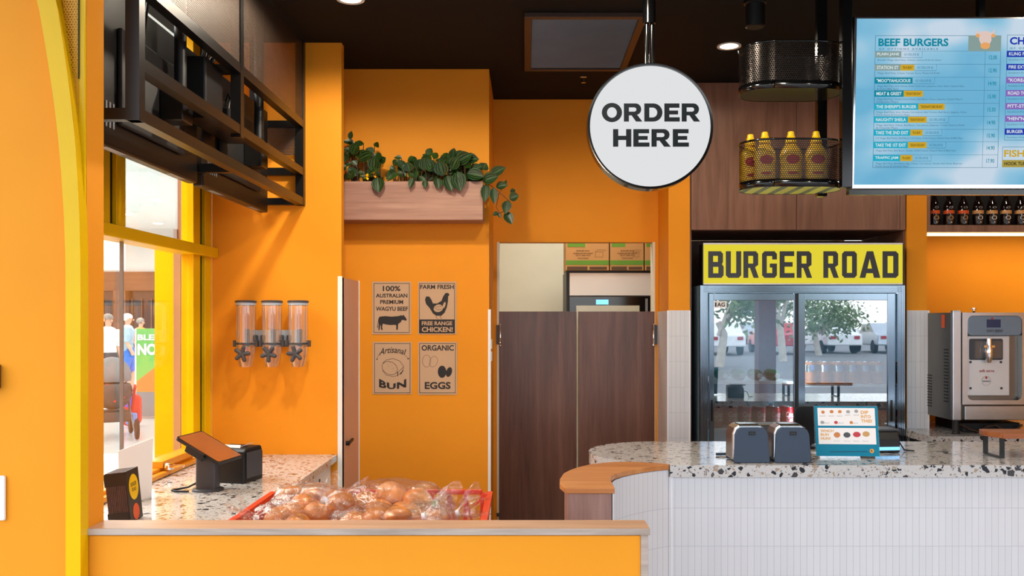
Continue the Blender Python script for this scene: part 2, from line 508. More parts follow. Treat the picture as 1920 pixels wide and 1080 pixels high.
def dup(root, loc, rotz=None, label=None, group=None):
    r = root.copy(); C.objects.link(r); r.location = loc
    if rotz is not None: r.rotation_euler = (0, 0, rotz)
    if label: r['label'] = label
    if group: r['group'] = group
    for ch in list(root.children):
        c = ch.copy(); C.objects.link(c); c.parent = r
        for g in list(ch.children):
            d = g.copy(); C.objects.link(d); d.parent = c
    return r


# flat print: text and outlines
def curve_mesh(cu):
    o = bpy.data.objects.new('t', cu); C.objects.link(o)
    dg = bpy.context.evaluated_depsgraph_get()
    me = bpy.data.meshes.new_from_object(o.evaluated_get(dg))
    bpy.data.objects.remove(o); return me


_tc = {}


def text_me(s, bold=0., italic=0., space=1.):
    k = (s, bold, italic, space)
    if k not in _tc:
        cu = bpy.data.curves.new('t', 'FONT'); cu.body = s; cu.size = 1; cu.offset = bold; cu.shear = italic; cu.space_character = space
        cu.resolution_u = 3; cu.fill_mode = 'FRONT'
        me = curve_mesh(cu); xs = [v.co.x for v in me.vertices]; ys = [v.co.y for v in me.vertices]
        _tc[k] = (me, min(xs), max(xs), min(ys), max(ys))
    return _tc[k]


def put_text(mb, s, frame, u0, v0, w, h, bold=0., italic=0., space=1., warp=None):
    """Fit the string into the box (u0, v0, w, h) of a frame(u, v)."""
    me, a, b, c, d = text_me(s, bold, italic, space)
    def T(co):
        u = (co.x - a) / (b - a); v = (co.y - c) / (d - c)
        if warp: u, v = warp(u, v)
        return frame(u0 + u * w, v0 + v * h)
    mb.mesh(me, T)


def poly_me(polys, res=1):
    """Filled outlines (even-odd) as a flat mesh."""
    cu = bpy.data.curves.new('p', 'CURVE'); cu.dimensions = '2D'; cu.fill_mode = 'FRONT'
    for pl in polys:
        sp = cu.splines.new('POLY'); sp.points.add(len(pl) - 1); sp.use_cyclic_u = True
        for p, q in zip(sp.points, pl): p.co = (q[0], q[1], 0, 1)
    return curve_mesh(cu)


def put_poly(mb, polys, frame):
    mb.mesh(poly_me(polys), lambda co: frame(co.x, co.y))


def rect(u0, v0, u1, v1): return [(u0, v0), (u1, v0), (u1, v1), (u0, v1)]


def rrect(u0, v0, u1, v1, r, n=4):
    out = []
    for cx, cy, a in ((u1 - r, v1 - r, 0), (u0 + r, v1 - r, 90), (u0 + r, v0 + r, 180), (u1 - r, v0 + r, 270)):
        for i in range(n + 1):
            t = R(a + 90 * i / n); out.append((cx + r * cos(t), cy + r * sin(t)))
    return out


def oval(cu, cv, ru, rv, n=20, rot=0.):
    return [(cu + ru * cos(t) * cos(rot) - rv * sin(t) * sin(rot), cv + ru * cos(t) * sin(rot) + rv * sin(t) * cos(rot)) for t in (2 * pi * i / n for i in range(n))]


def stroke(pts, w):
    """Outline of a pen line along pts."""
    L, Rr = [], []
    for i, p in enumerate(pts):
        a = Vector(pts[max(i - 1, 0)]); b = Vector(pts[min(i + 1, len(pts) - 1)]); d = (b - a)
        if d.length < 1e-9: d = Vector((1, 0))
        d.normalize(); n = Vector((-d.y, d.x)) * (w / 2)
        L.append((p[0] + n.x, p[1] + n.y)); Rr.append((p[0] - n.x, p[1] - n.y))
    return L + Rr[::-1]


def wall_frame(x0, y, z0, e=.0012):
    return lambda u, v: Vector((x0 + u, y - e, z0 + v))


def border(u0, v0, u1, v1, w): return [rect(u0, v0, u1, v1), rect(u0 + w, v0 + w, u1 - w, v1 - w)]


# ================================================================== SETTING
YF, YB = 2.5, 2.6                       # front wall
XW = -1.61                              # window line
YD, YP, YK, YC = 4.66, 5.15, 5.86, 5.44  # dispenser wall, poster wall, kitchen door wall, cabinet line
XR = -1.209                             # right edge of the front wall

m = MB(); m.box(-1.75, 6, -1.6, 9, -.1, 0); struct('floor', m, M['floor'], 'pale polished floor of the shop', 'floor')
m = MB(); m.box(-16, -1.75, YB, 30, -.1, 0); struct('mall_floor', m, M['mallfloor'], 'bright white tiled floor outside the left window', 'floor')
m = MB(); m.box(-60, 60, -70, -1.6, -.12, -.02).box(-60, -16, -1.6, 40, -.12, -.02).box(-16, -1.75, -1.6, YB, -.12, -.02)
struct('ground', m, M['asphalt'], 'grey asphalt car park in front of the shop', 'ground')
m = MB(); m.box(-1.75, 4.4, -.8, 8, HC, HC + .15); struct('ceiling', m, M['black_ceiling'], 'black painted shop ceiling', 'ceiling')  # front edge extended outward to cut sky light on the front wall

# front wall at the left, with its deep orange reveal
m = MB(); m.box(-5, XR, YF, YB, 0, HC)
struct('wall_front', m, M['orange'], 'orange front wall at the left edge', 'wall')
# low wall
lw_ = thing('wall_low', 'low orange wall with timber cap in the foreground', 'wall', (-.4, 2.55, 0), kind='structure')
m = MB(); m.box(XR + .002, .318, YF + .006, YB - .004, 0, .984); obj('body', m, M['orange'], lw_)
m = MB(); m.box(XR + .001, .343, YF - .004, YB + .002, .988, 1.006); obj('cap', m, M['cap_wood'], lw_, bevel=.001)
m = MB(); m.box(XR + .001, .3435, YF - .0055, YF - .0042, .988, 1.0055); obj('cap_edge', m, M['grey_wood'], lw_)
m = MB(); m.box(.3185, .339, YF, YB - .002, 0, .9875); obj('end_board', m, M['grey_wood'], lw_, bevel=.001)

# back walls
def plain_wall(name, x0, x1, y0, y1, z0, z1, label, m_='orange'):
    m = MB(); m.box(x0, x1, y0, y1, z0, z1); return struct(name, m, M[m_], label, 'wall')


plain_wall('wall_window_end', XW, -.945, YD, YD + .06, 0, HC, 'orange wall carrying the row of clear dispensers')
plain_wall('wall_return_left', -1.12, -1.062, YD + .06, YP, 0, HC, 'narrow orange return behind the lit pillar end')
plain_wall('wall_poster', -1.12, -.206, YP, YP + .06, 0, HC, 'orange wall with four posters and planter box')
plain_wall('wall_return_kitchen', -.266, -.206, YP + .06, YK, 0, HC, 'orange return between poster wall and kitchen doorway')
m = MB(); m.box(-.266, -.183, YK, YK + .1, 0, HC).box(-.183, .838, YK, YK + .1, Z(454, YK), HC).box(.838, .92, YK, YK + .1, 0, HC)
struct('wall_back', m, M['orange'], 'dark orange wall above the kitchen half doors', 'wall')
# pillar between doorway and fridge: orange above, white finger tile below
ZT = 1.634
m = MB(); m.box(.859, .987, YC, YK - .001, 0, HC); struct('pillar', m, M['orange'], 'orange pillar left of the drinks fridge', 'pillar')
m = MB(); m.strip([(.851, YK - .002), (.851, YC - .008), (.99, YC - .008)], 0, ZT, .107); struct('pillar_tile', m, M['tile'], 'white finger tile cladding on pillar left of fridge', 'tile')
m = MB(); m.box(.849, .857, YC - .011, YC - .004, 0, ZT).box(.980, .989, YC - .011, YC - .002, 0, ZT).box(.85, .989, YC - .010, YC - .001, ZT, ZT + .003)
struct('trim_1', m, M['tile_trim'], 'white corner trim of the tiled pillar left of fridge', 'trim')
m = MB(); m.box(2.288, 2.41, YC, YK - .001, 0, HC); struct('pillar', m, M['orange'], 'orange pillar right of the drinks fridge', 'pillar')
m = MB(); m.strip([(2.286, YC - .008), (2.416, YC - .008)], 0, ZT, .107); struct('pillar_tile', m, M['tile'], 'white finger tile cladding on pillar right of fridge', 'tile')
m = MB(); m.box(2.412, 2.42, YC - .011, YC - .002, 0, ZT).box(2.286, 2.42, YC - .010, YC - .001, ZT, ZT + .003)
struct('trim_2', m, M['tile_trim'], 'white corner trim of the tiled pillar right of fridge', 'trim')
plain_wall('wall_niche', 2.41, 4.3, YK, YK + .1, 0, HC, 'orange wall behind the soft serve machine')
plain_wall('wall_alcove', .92, 2.41, 6.16, 6.22, 0, 2.118, 'brown back of the fridge alcove', 'brown_wood')
m = MB(); m.box(.988, 1.0, YC + .02, 6.15, 0, 2.117).box(2.276, 2.287, YC + .02, 6.15, 0, 2.117)
struct('trim_3', m, M['cab_wood'], 'brown lining of the fridge alcove', 'trim')
plain_wall('wall_right', 4.3, 4.4, .9, YK, 0, HC, 'unseen orange wall added at right to enclose the light')  # out of view, added to hold the light in at the right

# kitchen seen over the half doors
m = MB(); m.box(-.9, 2.2, 7.7, 7.78, 0, HC).box(-.9, -.82, YK + .1, 7.7, 0, HC).box(2.12, 2.2, 6.25, 7.7, 0, HC)
struct('wall_kitchen', m, M['cream'], 'cream kitchen wall seen over the half doors', 'wall')
m = MB(); m.box(-.183, -.168, YK - .003, YK + .1, 0, Z(454, YK)).box(.823, .838, YK - .003, YK + .1, 0, Z(454, YK))
struct('trim_4', m, M['cream'], 'pale door frame around the kitchen doorway', 'trim')
m = MB(); m.box(-.212, -.196, YP - .006, YP + .004, 0, Z(580, YP)).box(-.205, -.198, YP, YP + .05, 0, Z(580, YP))
struct('trim_5', m, M['white_gloss'], 'white corner guard on the poster wall edge', 'trim')

# mall beyond the left window
m = MB(); m.box(-16, -1.9, 26, 26.2, 2.96, 4.0); struct('wall_mall', m, M['mallwhite'], 'pale bulkhead at the far end of the mall', 'wall')
m = MB(); m.box(-16, -1.9, 25.9, 26.2, 2.42, 2.96); struct('trim_6', m, M['mall_wood'], 'brown fascia band at the far end of the mall', 'trim')
m = MB(); m.box(-16, -1.9, 26.1, 26.2, 0, 2.42); struct('wall_mall_shops', m, M['shopdark'], 'dark shop windows at the far end of the mall', 'wall')
m = MB()
for k in range(9): m.box(-13 + k * 1.25, -12.65 + k * 1.25, 25.85, 26.1, 0, 2.42)
for k in range(40): m.box(-13 + k * .28, -12.97 + k * .28, 26.05, 26.1, .9, 2.2)
struct('trim_7', m, M['mall_wood'], 'brown posts of the shopfronts at the far end of the mall', 'trim')
m = MB(); m.box(-16, -1.75, YB, 27, 4.0, 4.1); struct('mall_ceiling', m, M['mallwhite'], 'white mall ceiling with round downlights', 'ceiling')
m = MB(); m.prism([(-8, 9.0), (-3.2, 11.0), (-3.2, 12.6), (-8, 10.6)], 3.66, 3.98); struct('mall_bulkhead', m, M['white'], 'white dropped bulkhead under the mall ceiling', 'bulkhead')
m = MB(); m.box(X(150, 16), X(221, 16), 16, 16.3, Z(505, 16), 3.99); struct('mall_bulkhead', m, M['white'], 'white hanging panel below the mall ceiling', 'bulkhead')
m = MB(); m.box(X(333, 5.2), X(366, 5.2), 5.2, 5.5, 0, 3.9); struct('pillar', m, M['brown_col'], 'brown laminated column outside the left window', 'pillar')
m = MB(); m.box(X(326.5, 5.2), X(333, 5.2), 5.19, 5.3, 0, 2.1); struct('trim_8', m, M['grey'], 'grey aluminium edge beside the brown column', 'trim')
m = MB(); m.box(X(290, 4.9), X(325, 4.9), 4.9, 5.0, 0, 2.02); struct('pillar', m, M['yellow'], 'yellow post outside the lower left window', 'pillar')

# left window: frames, transom, panes
def mullion(parent, y0, y1, z0, z1):
    d = y1 - y0
    m = MB(); m.box(XW - .06, XW, y0, y0 + d * .36, z0, z1).box(XW - .06, XW, y0 + d * .62, y1, z0, z1)
    f = obj('mullion', m, M['yellow'], parent, bevel=.003)
    m = MB(); m.box(XW - .055, XW - .018, y0 + d * .355, y0 + d * .625, z0, z1); obj('gasket', m, M['black_gap'], f)


win = thing('window_1', 'tall yellow framed shop window at the left', 'window', (XW, 3.6, 0), kind='structure')
mullion(win, 4.40, YD - .002, .95, HC - .002)
mullion(win, 3.44, 3.655, EYE + .37, HC - .002)
m = MB(); m.box(XW - .07, X(410, YD), YB, YD - .004, EYE + .318, EYE + .368); obj('transom', m, M['yellow'], win, bevel=.003)
m = MB(); m.box(XW - .06, XW - .002, YB, 4.40, .892, .925).box(XW + .002, XW + .03, YB, 4.40, .892, .912).box(XW - .07, XW + .01, 4.0, YD - .004, .925, .955)
obj('sill_track', m, M['gold'], win, bevel=.003)
m = MB(); m.box(XW - .07, XW, YB, YD - .002, 0, .888); obj('sill_wall', m, M['orange'], win)
m = MB(); m.box(XW - .034, XW - .028, YB, 3.67, .925, EYE + .32).box(XW - .024, XW - .018, 3.675, 4.41, .925, EYE + .32); obj('pane', m, M['glass'], win)
m = MB(); m.box(XW - .034, XW - .028, YB, 4.41, EYE + .366, HC - .002); obj('pane', m, M['glass'], win)
m = MB(); m.box(XW - .03, XW - .016, 3.664, 3.672, .925, EYE + .32); obj('glass_edge', m, M['grey'], win)

# yellow arch frame on the front wall
arch = thing('arch_frame', 'yellow curved metal arch trim on the orange front wall', 'trim', (-1.23, 2.47, 0), kind='structure')
D = 2.455
cpts = [(66, -80), (82, -20), (91, 20), (101, 80), (110, 140), (118, 200), (125, 265), (130, 330), (134, 400), (136.5, 480), (137, 560), (137, 1500)]
hw = [19, 18, 17.5, 17, 16.5, 16, 15.5, 15, 14.5, 14, 14, 14]
L_ = [(X(a - h, D), Z(b, D)) for (a, b), h in zip(cpts, hw)]; R_ = [(X(a + h, D), Z(b, D)) for (a, b), h in zip(cpts, hw)]
m = MB()
va = [[m.b.verts.new((p[0], y, max(0.0, p[1]))) for p in L_] for y in (D, YF - .001)]; vb = [[m.b.verts.new((p[0], y, max(0.0, p[1]))) for p in R_] for y in (D, YF - .001)]
for i in range(len(L_) - 1):
    for q in ((va[0][i], vb[0][i], vb[0][i + 1], va[0][i + 1]), (va[1][i], va[1][i + 1], vb[1][i + 1], vb[1][i]),
              (va[0][i], va[0][i + 1], va[1][i + 1], va[1][i]), (vb[0][i], vb[1][i], vb[1][i + 1], vb[0][i + 1])): m.b.faces.new(q)
m.b.faces.new((va[0][0], va[1][0], vb[1][0], vb[0][0])); m.b.faces.new((va[0][-1], vb[0][-1], vb[1][-1], va[1][-1]))
obj('arch_bar', m, M['yellow'], arch)
m = MB(); m.box(X(138, 2.49), XR - .001, 2.488, YF - .0005, 0, HC); obj('upright', m, M['yellow'], arch)
m = MB(); a, b, c, d = [(x, 2.486, z) for x, z in ((X(98, D), Z(-85, D)), (X(137, D), Z(-85, D)), (X(137, D), Z(250, D)), (X(134, D), Z(250, D)))]
m.quad(a, b, c, d, [(p[0], p[2]) for p in (a, b, c, d)]); obj('mesh_infill', m, M['perf_yellow'], arch)
m = MB(); m.box(X(136.5, D), X(138, D), 2.483, 2.488, Z(142, D), HC); obj('black_strip', m, M['black_gap'], arch)  # thin black strip along the mesh edge

# ================================================================== CEILING FITTINGS
def downlight(x, y, label):
    t = thing('downlight', label, 'ceiling light', (x, y, HC))
    m = MB(); m.lathe([(.047, -.001), (.047, -.004), (.062, -.006), (.062, -.0005)], (x, y, HC), 32, caps=False); obj('ring', m, M['white_gloss'], t, smooth=40)
    m = MB(); m.lathe([(.0, -.003), (.048, -.003)], (x, y, HC), 32, caps=False); obj('lit_disc', m, M['lamp_on'], t)


downlight(X(1367, 4.71), 4.71, 'round lit downlight in black ceiling beside the sauce shelves')
downlight(X(657, 4.02), 4.02, 'round lit downlight in black ceiling above the orange pillar end')

t = thing('return_air_grille', 'rectangular ribbed air grille in the black ceiling', 'air vent', (.28, 4.66, HC))
gx0, gx1, gy0, gy1 = -.005, .565, 4.2, 5.12
m = MB(); m.box(gx0, gx1, gy0, gy0 + .035, HC - .022, HC).box(gx0, gx1, gy1 - .035, gy1, HC - .022, HC).box(gx0, gx0 + .035, gy0 + .035, gy1 - .035, HC - .022, HC).box(gx1 - .035, gx1, gy0 + .035, gy1 - .035, HC - .022, HC)
obj('frame', m, mat('brown_black_grille_frame', (74, 56, 46), .4, .4), t, bevel=.002)
m = MB(); k = gy0 + .045
while k < gy1 - .045:
    m.box(gx0 + .036, gx1 - .036, k, k + .006, HC - .016, HC - .004, Matrix.Rotation(R(25), 3, 'X')); k += .013
obj('louvre', m, mat('grey_grille_metal', (104, 104, 106), .45, .3), t)
m = MB(); c = Vector((X(1094, 5.3), 5.3, HC)); m.lathe([(.02, 0), (.02, -.006), (.008, -.01), (.006, -.03), (.014, -.034), (.014, -.038), (.003, -.04)], c, 16)
tag(obj('sprinkler', m, M['chrome'], smooth=40), 'small chrome sprinkler head in the black ceiling', 'sprinkler')
t = thing('surface_spot', 'black cylinder spotlight on ceiling above the sauce shelves', 'ceiling light', (X(1416, 4.0), 4.0, HC))
c = Vector((X(1416, 4.0), 4.0, HC)); m = MB(); m.lathe([(.05, 0), (.05, -.03), (.042, -.035), (.042, -.13), (.036, -.135)], c, 24); obj('can', m, M['black_plastic'], t, smooth=40)

# ================================================================== ORDER HERE SIGN
def heavy(ch):
    """Wide heavy grotesque capitals, 10 units tall: width, outline, holes."""
    A = lambda cx, cy, rx, ry, a, b, n=14: [(cx + rx * cos(R(a + (b - a) * i / n)), cy + ry * sin(R(a + (b - a) * i / n))) for i in range(n + 1)]
    if ch == 'O': return 12, [oval(6, 5, 6, 5.3, 36), oval(6, 5, 2.9, 2.9, 36)]
    if ch == 'D': return 10.8, [[(0, 0)] + A(5.4, 5, 5.4, 5, -90, 90) + [(0, 10)], [(3, 2.3)] + A(4.9, 5, 2.8, 2.7, -90, 90) + [(3, 7.7)]]
    if ch == 'R': return 11, [[(0, 0), (3, 0), (3, 3.4), (4.6, 3.4), (7.2, 0), (11, 0), (7.8, 3.9)] + A(7, 6.8, 3.3, 3.2, -62, 90) + [(0, 10)], [(3, 5.5)] + A(6.1, 6.65, 1.3, 1.15, -90, 90) + [(3, 7.8)]]
    if ch == 'E': return 9.2, [[(0, 0), (9.2, 0), (9.2, 2.4), (3, 2.4), (3, 3.9), (8.2, 3.9), (8.2, 6.1), (3, 6.1), (3, 7.6), (9, 7.6), (9, 10), (0, 10)]]
    if ch == 'H': return 10.4, [[(0, 0), (3, 0), (3, 3.8), (7.4, 3.8), (7.4, 0), (10.4, 0), (10.4, 10), (7.4, 10), (7.4, 6.2), (3, 6.2), (3, 10), (0, 10)]]


def heavy_text(mb, s, frame, u0, v0, w, h, gap=1.1):
    W = sum(heavy(c)[0] for c in s) + gap * (len(s) - 1); k = w / W; x = 0
    for c in s:
        wd, pls = heavy(c); put_poly(mb, [[(u0 + (x + a) * k, v0 + b / 10 * h) for a, b in pl_] for pl_ in pls], frame); x += wd + gap


sy = 3.65; sc = px(1219, 237, sy); r = 116 * sy / F
t = thing('hanging_sign', 'round white lit sign reading ORDER HERE on a black pole', 'sign', sc)
m = MB(); m.lathe([(r * .985, -.004), (r + .004, -.006), (r + .004, .062), (r * .97, .066)], sc, 72, 'Y'); obj('casing', m, M['black_gloss'], t, smooth=35)
m = MB(); m.lathe([(0, -.0075), (r * .968, -.0075), (r * .975, -.003)], sc, 72, 'Y', caps=False); obj('lit_face', m, M['sign_face'], t)
m = MB(); fr = wall_frame(sc.x, sy - .0085, sc.z); s_ = sy / F
for s, x0, x1, y0, y1 in (('ORDER', 1128, 1312, 229, 195), ('HERE', 1149, 1291, 276, 243)):
    heavy_text(m, s, fr, (x0 - 1219) * s_, (237 - y0) * s_, (x1 - x0) * s_, (y0 - y1) * s_)
obj('lettering', m, M['letter_sign'], t)
m = MB(); m.tube([(sc.x - .009, sy + .03, sc.z + r - .004), (sc.x - .009, sy + .03, HC)], .009, 12).tube([(sc.x + .012, sy + .03, sc.z + r - .004), (sc.x + .012, sy + .03, HC)], .009, 12)
obj('rod', m, M['black_gloss'], t, smooth=40)
m = MB(); m.lathe([(.026, 0), (.026, .23)], (sc.x, sy + .03, Z(40, sy)), 24); obj('sleeve', m, M['black_gloss'], t, smooth=40)

# ================================================================== LEFT COUNTER
CL = .89
m = MB(); m.prism([(XW + .008, YB + .003), (-.967, YB + .003), (-.967, YD - .003), (XW + .008, YD - .003)], CL - .036, CL)
tag(obj('countertop', m, M['terrazzo'], bevel=.002), 'terrazzo worktop below the left shop window', 'countertop')
t = thing('counter_cabinet', 'white cabinet under the left terrazzo worktop', 'cabinet', (-1.3, 3.6, 0))
m = MB(); m.box(XW + .012, -1.0, 2.62, YD - .004, 0, CL - .037); obj('body', m, M['white_gloss'], t)
m = MB(); m.lathe([(.008, 0), (.008, .004)], (-1.0, 4.4, CL - .09), 12, 'X'); obj('screw_cap', m, M['dark_grey'], t)
m = MB(); m.box(-1.0, -.985, 3.5, 3.62, .7, .72); obj('handle', m, M['dark_grey'], t)

# brochures
def brochure_stack():
    o = Vector((X(245, 3.12), 3.12, CL))
    t = thing('brochure_stack', 'stack of dark leaflets with yellow circle beside white card', 'leaflets', o, R(4))
    m = MB(); m.box(-.050, .018, -.055, .055, 0, .172, Matrix.Rotation(R(-6), 3, 'Y'), Vector((0, 0, 0)))
    obj('leaflet_edges', m, M['brochure'], t, local=True, bevel=.001)
    m = MB()
    for k in range(11):
        x = -.048 + k * .006; m.box(x, x + .004, -.0565, .0565, .001, .175, Matrix.Rotation(R(-6), 3, 'Y'), Vector((0, 0, 0)))
    obj('folded_leaf', m, M['brochure'], t, local=True)
    m = MB(); m.box(-.052, .018, -.0575, -.0568, .13, .173, Matrix.Rotation(R(-6), 3, 'Y'), Vector((0, 0, 0)))
    obj('black_band', m, M['brochure_black'], t, local=True)
    m = MB(); m.box(-.052, .018, -.0575, -.0568, .004, .04, Matrix.Rotation(R(-6), 3, 'Y'), Vector((0, 0, 0)))
    obj('black_band', m, M['brochure_black'], t, local=True)
    m = MB(); m.box(.019, .022, -.058, .058, 0, .176, Matrix.Rotation(R(-6), 3, 'Y'), Vector((0, 0, 0))); cov = obj('front_cover', m, M['brochure_black'], t, local=True)
    Rm = Matrix.Rotation(R(-6), 3, 'Y'); fr = lambda u, v: Rm @ Vector((.0226, u, v))
    m = MB(); put_poly(m, [oval(0, .115, .044, .044)], fr); obj('yellow_circle', m, M['yellow'], cov, local=True)
    m = MB(); fr2 = lambda u, v: Rm @ Vector((.0229, u, v)); put_text(m, 'BURGER', fr2, -.026, .118, .052, .014, .02); put_text(m, 'ROAD', fr2, -.02, .1, .04, .013, .02)
    obj('lettering', m, M['ink'], cov, local=True)
    m = MB(); put_poly(m, [oval(0.0, .03, .03, .028)], fr); obj('burger_print', m, M['label_orange'], cov, local=True)
    return t


brochure_stack()
# white card in a holder
o = Vector((X(256, 3.46), 3.46, CL)); t = thing('counter_card', 'blank back of white card sign standing behind the leaflets', 'card sign', o, R(0))
m = MB(); m.prism([(-.075, 0), (.068, .0), (.075, .232), (-.08, .2)], -.0015, .0015, 'Y'); m.move(Matrix.Rotation(R(62), 4, 'Z')); obj('card', m, M['printwhite'], t, local=True)
m = MB(); m.box(-.08, .08, -.03, .03, 0, .004); m.move(Matrix.Rotation(R(62), 4, 'Z')); obj('foot', m, M['acrylic'], t, local=True)
# tablet on a stand
o = Vector((X(390, 3.68), 3.68, CL)); t = thing('tablet_stand', 'tilted tablet with painted brown reflection on a dark grey post', 'tablet', o)
m = MB(); m.lathe([(.062, 0), (.062, .006), (.055, .009)], (0, 0, 0), 28); obj('base_plate', m, M['dark_grey'], t, local=True, smooth=40)
m = MB(); m.prism(rrect(-.042, -.03, .042, .03, .012), .009, .155); obj('post', m, M['dark_grey'], t, local=True, smooth=40)
RT = Matrix.Translation((.006, .0, .172)) @ Matrix.Rotation(R(-18), 4, 'Z') @ Matrix.Rotation(R(25), 4, 'Y') @ Matrix.Rotation(R(3), 4, 'X')
m = MB(); m.prism(rrect(-.112, -.078, .112, .078, .012), -.006, .006); m.move(RT); tb = obj('tablet', m, M['black_plastic'], t, local=True)
m = MB(); m.prism(rrect(-.106, -.072, .106, .072, .01), .0062, .0068); m.move(RT); obj('screen', m, M['tablet_back'], tb, local=True)
m = MB(); m.box(-.045, .045, -.09, -.055, -.022, -.0065).box(-.045, .045, -.091, -.0795, -.022, .009); m.move(RT); obj('bracket', m, M['black_plastic'], t, local=True, bevel=.003)
m = MB(); m.tube([(-.045, .0, .03), (-.08, .0, .012), (-.12, -.01, .005), (-.135, -.03, .004), (-.11, -.05, .004), (-.06, -.05, .004)], .004, 8); obj('cable', m, M['black_plastic'], t, local=True, smooth=60)
# receipt printer
o = Vector((X(441, 3.86), 3.9, CL)); t = thing('receipt_printer', 'black receipt printer with a paper slip behind the tablet', 'printer', o, R(-14))
m = MB(); m.prism([(-.075, 0), (.075, 0), (.075, .12), (.06, .148), (-.06, .148), (-.075, .135)], -.075, .075, 'X'); m.move(Matrix.Rotation(0, 4, 'Z')); obj('body', m, M['black_plastic'], t, local=True, bevel=.006)
m = MB(); m.box(.0755, .078, -.06, .06, .02, .13); obj('side_panel', m, M['dark_grey'], t, local=True, bevel=.002)
m = MB(); m.box(-.04, .04, -.05, -.048, .14, .16, Matrix.Rotation(R(-25), 3, 'X')); m.box(.0, .07, -.02, .01, .152, .1535, Matrix.Rotation(R(-18), 3, 'Y')); obj('paper_slip', m, M['printwhite'], t, local=True)
# latch on the window track
t = thing('window_latch', 'small chrome latch on the yellow window track', 'latch', (XW + .03, 4.02, .928))
m = MB(); m.lathe([(.022, -.01), (.022, .012), (.014, .018)], (XW + .03, 4.02, .928), 16); m.box(XW + .03, XW + .1, 4.0, 4.016, .928, .94); obj('lever', m, M['chrome'], t, smooth=40)

# ================================================================== DISPENSERS
def dispenser(xp, label):
    yc = YD - .085; c = Vector((X(xp, yc), yc, Z(688, yc))); H = (688 - 563) * yc / F
    t = thing('dry_food_dispenser', label, 'dispenser', c, 0, 'wall dispensers')
    rr = .049
    m = MB(); m.lathe([(.031, .0), (.038, .02), (.045, .05), (rr, .085), (rr, H - .014)], (0, 0, 0), 32, caps=False); obj('tube', m, M['tube'], t, local=True, smooth=60)
    m = MB(); m.lathe([(rr - .004, H - .026), (rr + .001, H - .024), (rr + .001, H - .012)], (0, 0, 0), 32); obj('lid_ring', m, M['bracket'], t, local=True, smooth=40)
    m = MB(); m.lathe([(rr + .004, H - .012), (rr + .005, H - .004), (rr - .006, H)], (0, 0, 0), 32); obj('lid', m, M['dark_grey'], t, local=True, smooth=40)
    m = MB()
    m.lathe([(.012, -.064), (.012, -.028)], (0, 0, .068), 12, 'Y')
    for k in range(5):
        a = 2 * pi * k / 5 + .3 * xp; m.tube([(0, -.062, .068), (.033 * cos(a), -.064, .068 + .033 * sin(a))], .0105, 8)
        m.ell((.033 * cos(a), -.064, .068 + .033 * sin(a)), (.0105, .009, .0105), 8, 6)
    obj('star_knob', m, M['dark_grey'], t, local=True, smooth=50)
    m = MB(); m.lathe([(.024, .012), (.02, .045)], (0, 0, 0), 12, caps=False); obj('chute', m, M['acrylic'], t, local=True)
    # band that clips to the rail
    m = MB(); m.lathe([(rr + .002, .113), (rr + .002, .122)], (0, 0, 0), 32, caps=False); m.box(-.062, -.05, -.012, .012, .102, .134).box(.05, .062, -.012, .012, .102, .134)
    obj('clip_band', m, M['dark_grey'], t, local=True)


for xp, lb in ((461, 'leftmost of the three clear wall dispensers with black lids'), (510, 'middle one of the three clear wall dispensers with black lids'), (559, 'rightmost of the three clear wall dispensers with black lids')): dispenser(xp, lb)
t = thing('dispenser_rail', 'blue grey wall bracket holding the three clear dispensers', 'bracket', (X(510, 4.6), YD - .02, Z(634, 4.6)))
yb = YD - .03; m = MB(); m.box(X(460, yb), X(566, yb), yb, YD - .001, Z(648, yb), Z(619, yb)); obj('rail', m, M['bracket'], t, bevel=.003)
for xp in (487, 536):
    m = MB()
    for k in (-7, 7): m.prism(rrect(X(xp + k - 4, yb), Z(641, yb), X(xp + k + 4, yb), Z(628, yb), .006), yb - .02, yb - .0005, 'Y')
    obj('clip_pair', m, M['dark_grey'], t, bevel=.002)
for xp in (464, 513, 562):
    m = MB(); m.box(X(xp - 4, yb), X(xp + 5, yb), yb - .004, yb, Z(650, yb), Z(617, yb)); obj('upright', m, M['slate'], t, bevel=.002)

# ================================================================== DISPLAY RACK
XF, XB = -413 / 365., -1.385; yA, yB_ = 2.655, YD - .003; E = EYE; Bs = .038
t = thing('steel_display_rack', 'black steel frame rack hanging high on the left', 'rack', (XF, yA, EYE + .586))
rail = lambda a, b, n='rail', w=Bs: obj(n, MB().bar(a, b, w), M['black_steel'], t)
zb, zm, zt = E + .605, E + .727, E + 1.00
for x in (XF - Bs / 2, XB):
    rail((x, yA, zb), (x, yB_, zb)); rail((x, yA, zt), (x, yB_, zt))
rail((XF - Bs / 2, yA, zm + .03), (XF - Bs / 2, yB_, zm + .03))
yM = 531 and 1.131 * F / 531
for y in (yA + Bs / 2, yM, yB_ - Bs / 2):
    for x in (XF - Bs / 2, XB): rail((x, y, zb - Bs / 2 if y != yM or x == XB else zm), (x, y, HC - .002 if x != XB or y != yM else zt), 'post', Bs + .003)
    for z in (zb, zt): rail((XB + .02, y, z), (XF - Bs, y, z), 'cross_rail', Bs - .004)
rail((XB, yB_ - Bs / 2, zm + .03), (XF - Bs, yB_ - Bs / 2, zm + .03), 'cross_rail')
for i, (a, b) in enumerate(((yA, yM), (yM, yB_))):
    m = MB(); q = [(XF - .004, a, zt), (XF - .004, b, zt), (XF - .004, b, HC - .002), (XF - .004, a, HC - .002)]
    m.quad(*q, [(p[1], p[2]) for p in q]); obj('perforated_panel', m, M['perf_rack'], t)
m = MB(); m.box(XF - .002, XF + .003, yM - .006, yM + .006, zt, HC - .002); obj('panel_seam', m, M['black_steel'], t)
